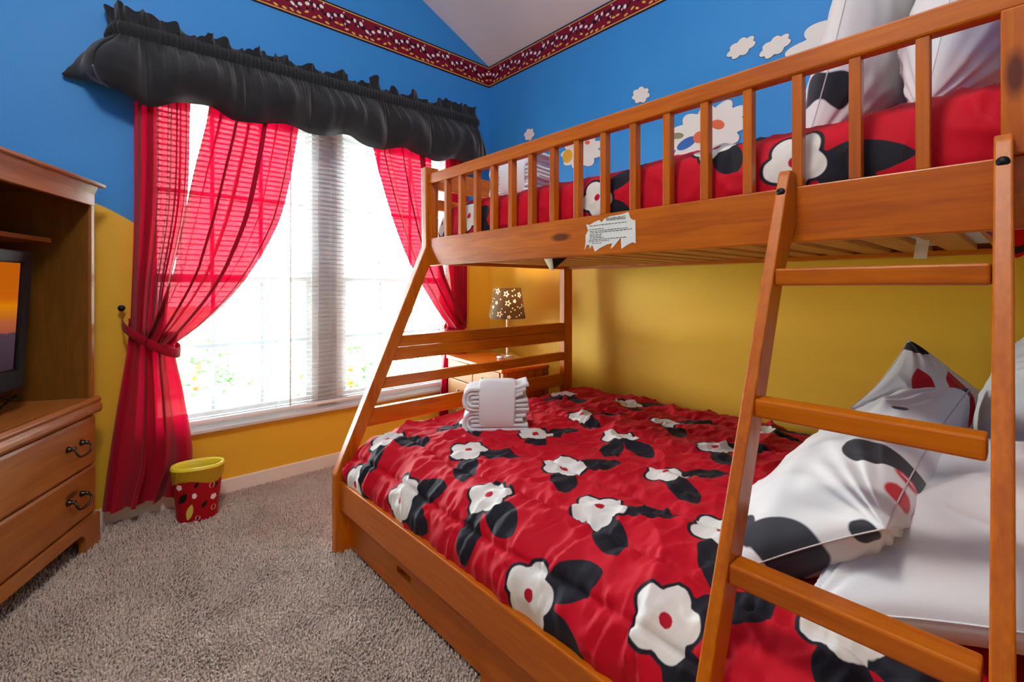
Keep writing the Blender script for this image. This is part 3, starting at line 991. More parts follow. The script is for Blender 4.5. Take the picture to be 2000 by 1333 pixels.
pr1 = {'p_black': [lambda x, y: E_(x, y, -.17, .16, .046, .040), lambda x, y: E_(x, y, -.375, .0, .03, .085, .25), lambda x, y: E_(x, y, -.345, -.075, .03, .024, .2), lambda x, y: E_(x, y, .1, .16, .016, .010, .3),
                   lambda x, y: np.abs(E_(x, y, -.02, -.14, .03, .022)) - .0018, lambda x, y: E_(x, y, .40, .21, .03, .03), lambda x, y: E_(x, y, -.41, .17, .02, .03, .3)],
       'p_red': [lambda x, y: E_(x, y, -.17, .212, .06, .022, .1), lambda x, y: E_(x, y, -.26, .215, .05, .02, .2)],
       'p_white': [lambda x, y: E_(x, y, -.19, .208, .02, .006, .7)], 'both': True}
pr2 = {'p_red': [lambda x, y: sd_leaf(x, y, -.10, .02, .06, .13, .07), lambda x, y: sd_leaf(x, y, -.02, -.06, .13, .06, .07)], 'p_black': [lambda x, y: E_(x, y, .155, .155, .03, .03), lambda x, y: E_(x, y, .15, -.10, .02, .012)],
       'p_white': [lambda x, y: E_(x, y, -.01, .08, .014, .008, .6)], 'both': True}
pr3 = {'p_black': [lambda x, y: E_(x, y, -.27, -.12, .03, .05, .2), lambda x, y: np.abs(sd_leaf(x, y, -.10, .0, .06, .20, .12)) - .0028, lambda x, y: E_(x, y, -.24, -.28, .03, .02)], 'both': True}

pillow('printed_pillow', 'white pillow with black spots lying in front on the lower bunk', (-.90, -2.475, .60), (1, -.06, .14), (0, -.74, .62), .82, .42, .21, PPRINT, 3, pr1, 'printed pillows', wr=.75)
pillow('printed_pillow', 'white pillow with red patches standing on its corner against the yellow wall', (-.23, -2.555, .645), (.76, -.288, .566), (-.246, .699, .674), .37, .37, .15, PPRINT, 6, pr2, 'printed pillows', wr=.8)
pillow('white_pillow', 'plain white pillow nearest the ladder on the lower bunk', (-.97, -2.70, .590), (1, -.04, .10), (0, -.85, .35), .74, .42, .20, WHITEC, 11, None, 'plain white pillows')
pillow('white_pillow', 'plain white pillow propped up at the head by the yellow wall', (-.42, -2.765, .72), (1, .0, .10), (0, -.24, .95), .60, .50, .15, WHITEC, 14, None, 'plain white pillows')
pillow('printed_pillow', 'white pillow with black marks standing on the upper bunk', (-.50, -2.445, 1.735), (1, -.10, .06), (0, -.26, .96), .62, .62, .17, PPRINT, 17, pr3, 'printed pillows', wr=.8)
pillow('white_pillow', 'plain white pillow standing on the upper bunk by the post', (-.55, -2.665, 1.70), (1, -.04, -.04), (0, -.16, .96), .70, .54, .19, WHITEC, 19, None, 'plain white pillows')

# towel bundles
def towel_bundle(label, loc, rz, sc=1.0, group='towel bundles on the bunks'):
    t = thing('towel_bundle', label, 'towel', loc, (0, 0, rz), group)
    def folded(zc, r, xr, k, top):
        # one U folded sheet seen from the side: loop at the left, loose ends at the right
        lo_ = [(xr + .006 * k, zc - r + (0 if not top else .003 * k)), (.06, zc - r), (.0, zc - r), (-.08, zc - r)]
        arc = [(-.095 - .9 * r * math.sin(t), zc - r * math.cos(t)) for t in np.linspace(.15, PI - .15, 9)]
        up = [(-.08, zc + r), (.0, zc + r), (.06, zc + r + .002), (xr - .004 * k, zc + r + (.006 if not top else .018))]
        C_ = catmull(np.array(lo_ + arc + up), 6)
        ys = np.linspace(-.072, .072, 12)
        P = np.zeros((len(C_), len(ys), 3))
        q = np.linspace(0, 1, len(C_))
        for j, y in enumerate(ys):
            wv = .0035 * fbm(q * 9, np.full_like(q, y * 30 + k), 2, 5 + k)
            P[:, j, 0] = C_[:, 0] + wv
            P[:, j, 1] = y * (1 + .06 * np.sin(q * 5 + k)) + .003 * np.sin(q * 14 + k)
            P[:, j, 2] = np.maximum(C_[:, 1] + wv, .005)
        o = grid('folded_towel', P * sc, TERRY, t, local=True)
        md = o.modifiers.new('thickness', 'SOLIDIFY'); md.thickness = .0135 * sc; md.offset = 0
    for tp, zc in ((False, .048), (True, .142)):
        for k, r_ in enumerate((.040, .0245, .0085)):
            folded(zc, r_, .128 - .008 * k, k, tp)
    # band
    th = np.linspace(0, 2 * PI, 80, endpoint=False)
    xs = np.linspace(-.072, .072, 22)
    P = np.zeros((len(xs), 80, 3))
    ce = np.sign(np.cos(th)) * np.abs(np.cos(th)) ** .55; se = np.sign(np.sin(th)) * np.abs(np.sin(th)) ** .75
    for i, x in enumerate(xs):
        e = abs(x) / .072
        k = 1.0 - .05 * e ** 6
        w = .004 * fbm(np.full_like(th, x * 30), th * 2, 2, 5)
        P[i, :, 0] = x + .006 * np.sin(th) * (x > 0)
        P[i, :, 1] = (.084 * k + w) * ce
        P[i, :, 2] = .103 + (.108 * k + w) * se
    o = grid('towel_band', P * sc, TERRY, t, local=True, wrap=True)
    md = o.modifiers.new('thickness', 'SOLIDIFY'); md.thickness = .007 * sc; md.offset = -1
    return t
towel_bundle('rolled white towels tied with a towel band on the lower bunk', (-1.015, -1.285, .468), math.radians(-40))
towel_bundle('rolled white towels lying at the foot of the upper bunk', (-.80, -1.21, 1.448), math.radians(-80), .98)

# ================================================================== CURTAINS AND VALANCE
CURT = printed('red_curtain_cloth', '#b30029', [], .8, sheen=.2, transl=.29, transp=.011, weave=500, bstr=.08)
VAL = printed('black_valance_cloth', '#25272b', [], .85, sheen=.35, transl=.10, weave=400, bstr=.1, big=.3)

def interp(z, tab):
    t = sorted(tab)
    return np.interp(z, [a for a, b in t], [b for a, b in t])

def drape(name, zt, zb, left, right, nf, ybase, amp, parent, mat, seed, nz=110, nt=220, ov=.13):
    """cloth hanging between two edge curves given as (z, x) tables"""
    z = np.linspace(zt, zb, nz)
    def sm(tab):
        t = np.array(sorted(tab)); c = catmull(t, 14); return np.interp(z, c[:, 0], c[:, 1])
    lx_, rx_ = sm(left), sm(right)
    t = np.linspace(0, 1, nt)
    Z, Tt = np.meshgrid(z, t, indexing='ij')
    wdt = (rx_ - lx_)[:, None]
    ph = Tt + .035 * fbm(Tt * 5, Z * 1.5, 2, seed)
    fold = np.sin(2 * PI * nf * ph + seed) + (.28 if nf < 4 else .45) * np.sin(2 * PI * nf * 1.63 * ph + 2 * seed + Z)
    A = np.array([amp(zz) for zz in z])[:, None]
    kk = ov * (.25 + 1.2 * vnoise(Tt * 5 + seed, Z * .7, seed + 9)) / nf
    X = lx_[:, None] + wdt * (Tt + kk * np.sin(2 * (2 * PI * nf * ph + seed)) * np.clip(Tt * 8, 0, 1) * np.clip((1 - Tt) * 8, 0, 1))
    Y = np.array([ybase(zz) for zz in z])[:, None] + A * fold * (.6 + .8 * vnoise(Tt * 6, Z * .8, seed))
    Y = np.minimum(Y, -.018)
    Zz = Z + .004 * np.sin(2 * PI * nf * ph)
    P = np.stack([X, Y, Zz], -1)
    return grid(name, P, mat, parent)

cl = thing('curtain', 'red curtain tied back on the left side, beside the tall cabinet', 'curtain', (-2.07, -.08, .09), group='red window curtains')
drape('side_drape', 2.20, .82, [(2.2, -2.114), (1.9, -2.114), (1.4, -2.114), (1.06, -2.122), (.82, -2.13)], [(2.2, -1.90), (1.9, -1.905), (1.45, -1.919), (1.06, -1.984), (.82, -2.0)],
      6.0, lambda z: -.085, lambda z: .024, cl, CURT, 2, ov=.26)
drape('swept_drape', 2.20, .80, [(2.2, -1.83), (1.915, -1.84), (1.6, -1.90), (1.25, -1.961), (1.11, -1.985), (.80, -2.09)], [(2.2, -1.40), (1.931, -1.414), (1.528, -1.479), (1.304, -1.555), (1.063, -1.697), (.891, -1.85), (.80, -1.965)],
      3.3, lambda z: -.10 - .02 * max(0, min(1, (1.3 - z) / .5)), lambda z: .026 + .012 * max(0, min(1, (1.6 - z) / .8)), cl, CURT, 5, ov=.20, nt=260)
drape('lower_drape', .85, .085, [(.85, -2.132), (.75, -2.142), (.5, -2.175), (.25, -2.205), (.085, -2.222)], [(.85, -1.95), (.76, -1.965), (.55, -1.93), (.27, -1.895), (.15, -1.93), (.085, -1.95)],
      3.8, lambda z: -.085, lambda z: .030, cl, CURT, 8, nz=80, ov=.2)
def tieback(parent, pts, h, seed):
    Pn = catmull(np.array(pts), 10)
    rows = []
    for j, f in enumerate(np.linspace(-1, 1, 9)):
        q = Pn.copy(); q[:, 2] += f * h / 2 * (1 - .25 * np.abs(np.linspace(-1, 1, len(Pn))) ** 2); q[:, 1] -= .008 * (1 - f * f) 
        rows.append(q)
    o = grid('tieback', np.array(rows), CURT, parent)
    md = o.modifiers.new('thickness', 'SOLIDIFY'); md.thickness = .004
    return o
tieback(cl, [(-2.155, -.012, .905), (-2.148, -.09, .88), (-2.10, -.135, .835), (-2.03, -.150, .785), (-1.965, -.125, .757), (-1.945, -.07, .770), (-2.0, -.025, .82), (-2.13, -.012, .90)], .046, 1)

cr = thing('curtain', 'red curtain tied back on the right side, behind the bunk bed', 'curtain', (-.36, -.08, .09), group='red window curtains')
drape('side_drape', 2.20, .80, [(2.2, -.455), (1.9, -.455), (1.4, -.45), (1.1, -.42), (.80, -.40)], [(2.2, -.27), (1.9, -.275), (1.2, -.285), (.80, -.285)],
      5.0, lambda z: -.085, lambda z: .022, cr, CURT, 12, ov=.26)
drape('swept_drape', 2.20, .78, [(2.2, -1.01), (1.945, -.99), (1.571, -.882), (1.228, -.739), (.927, -.547), (.78, -.425)], [(2.2, -.56), (1.93, -.57), (1.5, -.53), (1.185, -.475), (1.06, -.43), (.78, -.31)],
      3.0, lambda z: -.10 - .02 * max(0, min(1, (1.3 - z) / .5)), lambda z: .024 + .010 * max(0, min(1, (1.6 - z) / .8)), cr, CURT, 15, ov=.20, nt=260)
drape('lower_drape', .81, .085, [(.81, -.43), (.74, -.43), (.5, -.47), (.25, -.495), (.085, -.50)], [(.81, -.285), (.74, -.28), (.5, -.26), (.25, -.24), (.085, -.23)],
      4.0, lambda z: -.062, lambda z: .018, cr, CURT, 18, nz=70, ov=.2)
tieback(cr, [(-.275, -.012, .86), (-.285, -.08, .84), (-.32, -.13, .80), (-.38, -.145, .765), (-.435, -.12, .745), (-.445, -.06, .76), (-.40, -.025, .80), (-.30, -.012, .85)], .044, 2)

def holdback(loc, label):
    t = thing('curtain_holdback', label, 'holdback', loc, group='curtain holdbacks')
    lathe('knob', [(0, -.046), (.008, -.045), (.013, -.040), (.014, -.034), (.009, -.028), (.005, -.024), (.005, -.006), (.012, -.004), (.013, 0), (0, 0)], DARKIRON, t, n=18, local=True)
    t.rotation_euler = (-PI / 2, 0, 0)
    return t
holdback((-2.155, -.0005, .965), 'small black knob on the wall left of the tied curtain')
holdback((-.262, -.0005, .90), 'small black knob on the wall right of the tied curtain')

# valance
va = thing('valance', 'gathered black valance with a ruffled top above the window', 'valance', (-1.2, -.12, 1.9))
path = np.array([(-2.200, -.004), (-2.192, -.07), (-2.172, -.122), (-2.12, -.136), (-1.8, -.137), (-1.2, -.138), (-.6, -.137), (-.26, -.136), (-.205, -.122), (-.19, -.07), (-.182, -.004)])
PT, ps = resample(catmull(path, 16), .0035)
tan = np.gradient(PT, axis=0); tan /= np.linalg.norm(tan, axis=1)[:, None]
nor = np.stack([tan[:, 1], -tan[:, 0]], -1)
LP = ps[-1]
ztop = 2.212 + (PT[:, 0] + 2.2) / 2.0 * .052
def val_grid(name, rows):
    return grid(name, np.array(rows), VAL, va)
# rod pocket
rows = []
gath = .0045 * np.sin(ps * 330 + 3 * fbm(ps * 25, ps * 0, 2, 3)) + .004 * fbm(ps * 60, ps * 0, 2, 4)
for f in np.linspace(0, 1, 10):
    off = .012 * math.sin(PI * f) + gath * (.5 + .5 * math.sin(PI * f))
    z = ztop - .062 * f
    rows.append(np.stack([PT[:, 0] + nor[:, 0] * off, PT[:, 1] + nor[:, 1] * off, z], -1))
val_grid('rod_pocket', rows)
# ruffle heading
rows = []
tb = vnoise(ps * 19, ps * 0, 8); tb = np.clip((tb - .38) / .16, 0, 1); tb = tb * tb * (3 - 2 * tb)
rh = .022 + .045 * tb * (.45 + .9 * vnoise(ps * 7 + 3, ps * 0, 77)) + .030 * np.exp(-ps / .2) + .006 * np.sin(ps * 160)
rw = .020 * np.sin(ps * 62 + 6 * fbm(ps * 9, ps * 0, 2, 12)) + .005 * np.sin(ps * 150)
for f in np.linspace(0, 1, 9):
    off = gath * .5 * (1 - f) + rw * f ** .8 - .004
    z = ztop + np.clip(rh, .02, .12) * f
    rows.append(np.stack([PT[:, 0] + nor[:, 0] * off + .008 * f * np.cos(ps * 95), PT[:, 1] + nor[:, 1] * off, z], -1))
    rows[-1][:, 1] = np.minimum(rows[-1][:, 1], -.003)
val_grid('ruffle', rows)
# skirt
rows = []
endf = np.exp(-ps / .09) + .55 * np.exp(-(LP - ps) / .09)
u_ = (PT[:, 0] + 2.2) / 2.0
zbot = 1.890 + .022 * np.sin(ps * 8.6 * 2 + .6) + .030 * fbm(ps * 5, ps * 0, 2, 21) * 2 + .040 * np.exp(-ps / .15) + .03 * u_
big_ = np.abs(np.sin(ps * 8.6 + 1.2 + 1.6 * fbm(ps * 3, ps * 0, 2, 5))) ** .55
fine = np.sin(ps * 85 + 6 * fbm(ps * 6, ps * 0, 2, 31))
for f in np.linspace(0, 1, 34):
    bul = (.022 + .075 * big_) * math.sin(PI * min(1, f * .98) ** 1.15) * (1 - .9 * np.clip(endf, 0, 1)) + .02 * f
    fl = bul + endf * .13 * f + fine * .012 * (1 - f) ** 1.2 * min(1, f * 6) + .012 * f * np.sin(ps * 38 + 2) + gath * (1 - f) ** 3
    fl = fl + .02 * fbm(ps * 9, np.full_like(ps, f * 4), 2, 41) * f
    if f > .93: fl = fl - (f - .93) / .07 * .022
    z = (ztop - .060) * (1 - f) + zbot * f
    q = np.stack([PT[:, 0] + nor[:, 0] * fl, PT[:, 1] + nor[:, 1] * fl, z], -1)
    q[:, 1] = np.minimum(q[:, 1], -.003)
    q[:, 0] = np.minimum(q[:, 0], -.02)
    rows.append(q)
val_grid('skirt', rows)
tube('curtain_rod', [(-2.165, -.004, 2.185), (-2.16, -.112, 2.185), (-1.2, -.122, 2.21), (-.205, -.115, 2.235), (-.20, -.004, 2.235)], .008, VINYL, va)

# ================================================================== TALL CABINET
ANG = math.radians(63.85)
CP = Vector((-2.246, -.170, 0))          # right front foot
arm = thing('tv_cabinet', 'tall pine television cabinet with an open bay and two drawers', 'cabinet', CP, (0, 0, ANG - 0))
# local frame: x = along the front (right end at 0, left end negative), y = into the cabinet
AW, AD = 1.12, .365
def L_(p): return p
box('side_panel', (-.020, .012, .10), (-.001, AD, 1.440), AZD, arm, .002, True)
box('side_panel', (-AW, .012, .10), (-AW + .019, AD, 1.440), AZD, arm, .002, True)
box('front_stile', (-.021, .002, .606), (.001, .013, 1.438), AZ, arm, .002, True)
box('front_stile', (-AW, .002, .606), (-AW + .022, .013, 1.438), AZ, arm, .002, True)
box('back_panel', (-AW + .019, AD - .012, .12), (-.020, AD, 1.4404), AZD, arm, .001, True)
prism('cornice', [(-.028, 1.474), (-.028, 1.488), (AD + .0, 1.488), (AD + .0, 1.474)], 0, -AW - .028, .028, AX, arm, .004, True)
prism('frieze', [(.0, 1.395), (.018, 1.395), (.018, 1.474), (-.012, 1.474), (-.006, 1.455), (0, 1.44)], 0, -AW, .0, AX, arm, .002, True)
prism('ledge', [(-.022, .556), (-.016, .545), (.0, .540), (.02, .540), (.02, .606), (-.010, .611), (-.020, .598), (-.014, .585), (-.022, .572)], 0, -AW - .012, .010, AX, arm, .002, True)
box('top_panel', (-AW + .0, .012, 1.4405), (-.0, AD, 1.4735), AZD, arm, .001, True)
box('bay_floor', (-AW + .019, .018, .588), (-.020, AD - .012, .607), AX, arm, .001, True)
box('shelf', (-AW + .019, .135, 1.238), (-.020, AD - .012, 1.256), AX, arm, .002, True)
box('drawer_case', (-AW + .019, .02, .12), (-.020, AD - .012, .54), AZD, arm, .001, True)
for z0, z1 in ((.338, .534), (.140, .332)):
    d = bpy.data.objects.new('drawer', None)
    bm = bmesh.new()
    add_prism(bm, [(-.004, z0 + .01), (.0, z0), (.02, z0), (.02, z1), (.0, z1), (-.004, z1 - .01)], 0, -AW + .004, -.004, .002)
    d = bm_obj('drawer', bm, AX, arm, True)
    for sx in (-.143, -AW + .143):
        zc = (z0 + z1) / 2 + .012
        h = None
        V = []; F = []
        for px in (-.042, .042):
            v, f = tube_pts([(sx + px, -.004, zc), (sx + px, -.012, zc), (sx + px, -.020, zc), (sx + px, -.028, zc)], [.013, .010, .006, .009], 10)
            F += [[i + len(V) for i in q] for q in f]; V += v
        bail = catmull(np.array([(sx - .042, -.026, zc), (sx - .048, -.034, zc - .012), (sx - .036, -.037, zc - .030), (sx - .012, -.037, zc - .036), (sx + .012, -.037, zc - .036), (sx + .036, -.037, zc - .030), (sx + .048, -.034, zc - .012), (sx + .042, -.026, zc)]), 6)
        v, f = tube_pts(bail.tolist(), .0042, 8)
        F += [[i + len(V) for i in q] for q in f]; V += v
        raw('bail_handle', V, F, IRON, d, True, None, True)
# bracket base with arched cut outs
arc_ = [(-.092 - .045 + .045 * math.cos(t), .050 + .045 * math.sin(t) * .9) for t in np.linspace(0, PI / 2, 7)]
pl = [(.008, 0), (.008, .122), (.0, .134), (-AW, .134), (-AW - .008, .122), (-AW - .008, 0), (-AW + .092, 0)]
arc_l = [(-AW - x, z) for x, z in arc_][::1]
pl += [(-AW + .092, .02)] + arc_l + arc_[::-1] + [(-.092, .02), (-.092, 0)]
prism('bracket_base', pl, 1, -.014, .010, AX, arm, 0, True)
box('base_side', (-.012, .010, 0), (.008, AD, .132), AX, arm, .002, True)
box('base_side', (-AW - .008, .010, 0), (-AW + .012, AD, .132), AX, arm, .002, True)

# television in the bay
SCR = None
def screen_mat():
    m, nt, out = new_mat('lit_screen_sunset')
    tc = N(nt, 'ShaderNodeTexCoord'); sp = N(nt, 'ShaderNodeSeparateXYZ'); nt.links.new(tc.outputs['Object'], sp.inputs[0])
    hz = math_n(nt, 'ADD', sp.outputs[2], math_n(nt, 'MULTIPLY', math_n(nt, 'SUBTRACT', noise(nt, mapping(nt, (7, 0, .1)), 1.0, 4), .5), .05))
    r = N(nt, 'ShaderNodeValToRGB')
    mr = N(nt, 'ShaderNodeMapRange'); mr.inputs['From Min'].default_value = .06; mr.inputs['From Max'].default_value = .46
    nt.links.new(hz, mr.inputs['Value']); nt.links.new(mr.outputs[0], r.inputs[0])
    el = r.color_ramp.elements
    el[0].position = 0; el[0].color = rgb('#2c1c22'); el[1].position = 1; el[1].color = rgb('#d2660d')
    for pos, c in ((.35, '#4a3540'), (.57, '#54404c'), (.585, '#b0593c'), (.68, '#c4663c'), (.72, '#cf7420'), (.82, '#ee8a0c'), (.88, '#d86a0e')):
        e = el.new(pos); e.color = rgb(c)
    e = N(nt, 'ShaderNodeEmission'); e.inputs[1].default_value = .75
    nt.links.new(r.outputs[0], e.inputs[0])
    nt.links.new(e.outputs[0], out.inputs[0])
    return m
a_ = Vector((math.cos(ANG), math.sin(ANG), 0)); b_ = Vector((-math.sin(ANG), math.cos(ANG), 0))
tvp = CP + b_ * .16 - a_ * .185 + Vector((0, 0, .6078))
tv = thing('television', 'black flat television showing an orange sunset inside the cabinet', 'television', tvp, (math.radians(3.2), 0, ANG))
TW, TH, TZ = .76, .50, .085
bm = bmesh.new()
bz = .045
add_box(bm, (-TW, -.03, TZ), (0, .03, TZ + .075), .006)
add_box(bm, (-TW, -.03, TZ + TH - bz), (0, .03, TZ + TH), .006)
add_box(bm, (-bz, -.03, TZ + .06), (0, .03, TZ + TH - .03), .006); add_box(bm, (-TW, -.03, TZ + .06), (-TW + bz, .03, TZ + TH - .03), .006)
bm_obj('bezel', bm, BLACKP, tv, True)
box('tv_back', (-TW + .03, .012, TZ + .03), (-.03, .075, TZ + TH - .03), BLACKP, tv, .01, True)
scr = box('screen', (-TW + bz, -.018, TZ + .072), (-bz, -.010, TZ + TH - bz), screen_mat(), tv, 0, True)
box('stand_neck', (-TW / 2 - .06, -.005, .012), (-TW / 2 + .06, .03, TZ + .04), BLACKP, tv, .004, True)
lathe('stand_base', [(0, .002), (1, .002), (1, .010), (.9, .016), (0, .018)], BLACKP, tv, (-TW / 2, .01, 0), 40, True, .24, .13)
cb = [(-.10, -.01, TZ - .01), (-.05, -.03, .05), (-.02, -.02, .062), (-.012, .0, .045), (-.05, .0, .03), (-.12, -.02, .02), (-.2, -.01, .012)]
tube('power_cable', catmull(np.array(cb), 8).tolist(), .0035, BLACKP, tv, 6, True)

# ================================================================== WASTE BIN
bin_ = thing('waste_bin', 'oval red waste bin with a yellow liner in front of the curtain', 'bin', (-1.893, -.200, 0), (0, 0, math.radians(-17)))
BIN = printed('bin_print', '#a30d1a', [('p_black', '#1a1717'), ('p_yel', '#cdbf55'), ('p_white', '#eadfdc')], .4, w=.0012, sheen=0, weave=50, bstr=.02)
def oval(prof, n=220):
    th = np.linspace(0, 2 * PI, n, endpoint=False)
    pr = np.array(prof)
    P = np.zeros((len(pr), n, 3))
    ce = np.sign(np.cos(th)) * np.abs(np.cos(th)) ** .85; se = np.sign(np.sin(th)) * np.abs(np.sin(th)) ** .85
    P[..., 0] = pr[:, 0:1] * ce; P[..., 1] = pr[:, 1:2] * se; P[..., 2] = pr[:, 2:3]
    return P, th
prof = [(0.001, .001, .004), (.076, .051, .004), (.079, .054, .010)] + [(.079 + .021 * k / 40, .054 + .014 * k / 40, .010 + .235 * k / 40) for k in range(1, 41)] + [(.097, .065, .247), (.093, .061, .243), (.075, .050, .02), (.001, .001, .016)]
P, th = oval(prof)
tt = (np.arctan2(P[..., 1], P[..., 0]) + PI / 2); tt = (tt + PI) % (2 * PI) - PI
ss = tt * .085; zz = P[..., 2]
wh = np.full(ss.shape, 1.0); bk = wh.copy(); ye = wh.copy()
for i, (s_, z_) in enumerate(((-.005, .125), (.085, .105), (-.075, .168))):
    wh = np.minimum(wh, sd_blossom(ss, zz, s_, z_, .013, i, 5, .25))
for s_, z_ in ((.075, .160), (.088, .055)):
    wh = np.minimum(wh, np.abs(sd_ell(ss, zz, s_, z_, .010, .012)) - .0012)
for s_, z_, rr in ((.045, .078, .013), (-.062, .115, .02), (.005, .172, .012), (.09, .155, .01)):
    bk = np.minimum(bk, sd_leaf(ss, zz, s_ - rr, z_ - rr, s_ + rr, z_ + rr * 1.2, rr * 1.5))
ye = np.minimum(ye, sd_leaf(ss, zz, -.046, .018, -.018, .088, .034))
wh = np.minimum(wh, np.abs(sd_ell(ss, zz, .012, .022, .013, .010)) - .0016)
outer_ = np.zeros(ss.shape, bool); outer_[2:43] = True
for arr in (wh, bk, ye): arr[~outer_] = 1.0
grid('bin_body', P, BIN, bin_, {'p_white': wh, 'p_black': bk, 'p_yel': ye}, True, True)
def liner_mat(name, clear):
    m, nt, out = new_mat(name)
    p = N(nt, 'ShaderNodeBsdfPrincipled'); p.inputs['Base Color'].default_value = rgb('#f0dc3a'); p.inputs['Roughness'].default_value = .3
    tr = N(nt, 'ShaderNodeBsdfTransparent'); tr.inputs[0].default_value = rgb('#f5d648')
    v = mapping(nt, (3, 3, 40)); nt.links.new(bump(nt, noise(nt, v, 6, 3), .5, .004), p.inputs['Normal'])
    mx = N(nt, 'ShaderNodeMixShader'); mx.inputs[0].default_value = clear
    nt.links.new(p.outputs[0], mx.inputs[1]); nt.links.new(tr.outputs[0], mx.inputs[2]); nt.links.new(mx.outputs[0], out.inputs[0])
    return m
prof = [(.066, .042, .05)] + [(.066 + .022 * k / 10, .042 + .015 * k / 10, .05 + .195 * k / 10) for k in range(1, 11)] + [(.097, .065, .2525), (.103, .071, .251), (.105, .073, .240)] + [(.105 - .001 * k, .073 - .001 * k, .240 - .0072 * k) for k in range(1, 9)]
P, th = oval(prof)
k = np.arange(len(prof))[:, None]
P[..., :2] *= (1 + .012 * np.sin(th * 23 + k * .7) * (k > 13) + .010 * fbm(th * 6 + 0 * k, k * .6 + 0 * th, 2, 3) * (k > 12))[..., None]
P[-1, :, 2] += .010 * np.sin(th * 3 + 1)
grid('bin_liner', P[:14], liner_mat('yellow_plastic_bag', .12), bin_, None, True, True)
grid('liner_cuff', P[13:], liner_mat('thin_yellow_plastic', .62), bin_, None, True, True)

# ================================================================== DRESSER AND LAMP
DA = math.radians(-8.6)
dr = thing('dresser', 'small pine dresser with two columns of drawers in the corner', 'dresser', (-.568, -.812, 0), (0, 0, DA))
DW, DD, DH = .690, .322, .604
# local: x = depth (0 front .. DD back), y = width (0 near the bed .. DW at the window)
box('case', (.012, .012, .06), (DD, DW - .012, DH - .022), DZ, dr, .003, True)
box('dresser_top', (-.012, -.008, DH - .022), (DD, DW + .004, DH), DTOP, dr, .005, True)
for px, py in ((.002, 0), (.002, DW - .03), (DD - .03, 0), (DD - .03, DW - .03)):
    box('corner_post', (px, py, 0), (px + .028, py + .03, DH - .022), DZ, dr, .003, True)
# vertical boards on the near end
for k in range(4):
    w = (DD - .064) / 4
    box('end_board', (.032 + k * w + .0012, .004, .06), (.032 + (k + 1) * w - .0012, .0125, DH - .024), wood('x', '#8c3d10', '#bb6420', 2) if False else BZ, dr, .001, True)
rows_ = [(.07, .195), (.20, .325), (.33, .455), (.460, .578)]
for z0, z1 in rows_:
    for c in range(2):
        y0 = .034 + c * ((DW - .068) / 2) + .002; y1 = y0 + (DW - .068) / 2 - .005
        d = box('drawer', (-.002, y0, z0), (.014, y1, z1), DY, dr, .003, True)
        o = lathe('knob', [(0, .030), (.008, .029), (.013, .023), (.013, .018), (.007, .012), (.005, .008), (.007, 0), (0, 0)], IRON, d, n=16, local=True)
        o.rotation_euler = (0, -PI / 2, 0)
        o.location = (-.002, (y0 + y1) / 2, (z0 + z1) / 2)

lamp = thing('table_lamp', 'table lamp with a grey star patterned shade on the dresser', 'lamp', (-.262, -.505, DH))
lathe('lamp_base', [(0, 0), (.072, 0), (.076, .004), (.076, .012), (.066, .024), (.040, .032), (.014, .036), (0, .036)], CHROME, lamp, n=40, local=True)
STEM = plain('white_lacquer', '#ece6da', .3)
lathe('lamp_stem', [(.009, .034), (.008, .05), (.008, .30), (.012, .305), (.012, .33), (0, .33)], STEM, lamp, n=20, local=True)
def shade_mat():
    m, nt, out = new_mat('grey_shade_star_print')
    a = N(nt, 'ShaderNodeAttribute'); a.attribute_name = 'p_star'
    mr = N(nt, 'ShaderNodeMapRange')
    mr.inputs['From Min'].default_value = -.0008; mr.inputs['From Max'].default_value = .0008; mr.inputs['To Min'].default_value = 1; mr.inputs['To Max'].default_value = 0
    nt.links.new(a.outputs['Fac'], mr.inputs['Value'])
    col = mix_c(nt, mr.outputs[0], rgb('#6d6252'), rgb('#f6ead8'))
    d = N(nt, 'ShaderNodeBsdfDiffuse'); t = N(nt, 'ShaderNodeBsdfTranslucent')
    nt.links.new(col, d.inputs[0]); nt.links.new(mix_c(nt, mr.outputs[0], rgb('#6a4a2c'), rgb('#fff0d8')), t.inputs[0])
    v = mapping(nt, (1, 1, 1)); nt.links.new(bump(nt, noise(nt, v, 300, 2), .1), d.inputs['Normal'])
    mx = N(nt, 'ShaderNodeMixShader'); nt.links.new(math_n(nt, 'MULTIPLY_ADD', mr.outputs[0], .4, .12), mx.inputs[0])
    nt.links.new(d.outputs[0], mx.inputs[1]); nt.links.new(t.outputs[0], mx.inputs[2]); nt.links.new(mx.outputs[0], out.inputs[0])
    return m
nz_, nn = 60, 260
zz = np.linspace(.256, .452, nz_); th = np.linspace(0, 2 * PI, nn, endpoint=False)
rr = np.interp(zz, [.256, .452], [.117, .089])
P = np.zeros((nz_, nn, 3)); P[..., 0] = rr[:, None] * np.cos(th); P[..., 1] = rr[:, None] * np.sin(th); P[..., 2] = zz[:, None]
stt = np.full((nz_, nn), 1.0)
r = random.Random(11)
sx, sz = np.meshgrid(th * .103, zz, indexing='xy')
placed = []
for k in range(400):
    s_, z_ = r.uniform(0, 2 * PI * .103), r.uniform(.268, .442)
    R = r.choice([.024, .021, .016, .007, .006])
    if any(math.hypot(min(abs(s_ - a), 2 * PI * .103 - abs(s_ - a)), z_ - b) < R + c + .003 for a, b, c in placed): continue
    placed.append((s_, z_, R))
    for off in (-2 * PI * .103, 0, 2 * PI * .103):
        d = sd_star(sx, sz, s_ + off, z_, R, r.uniform(0, 2) if off == -2 * PI * .103 else 1.2)
        if R > .007: d = np.abs(d + .0022) - .0019
        far = np.hypot(sx - s_ - off, sz - z_) > R * 1.15
        stt = np.minimum(stt, np.where(far, 1.0, d))
grid('lamp_shade', P, shade_mat(), lamp, {'p_star': stt}, True, True)
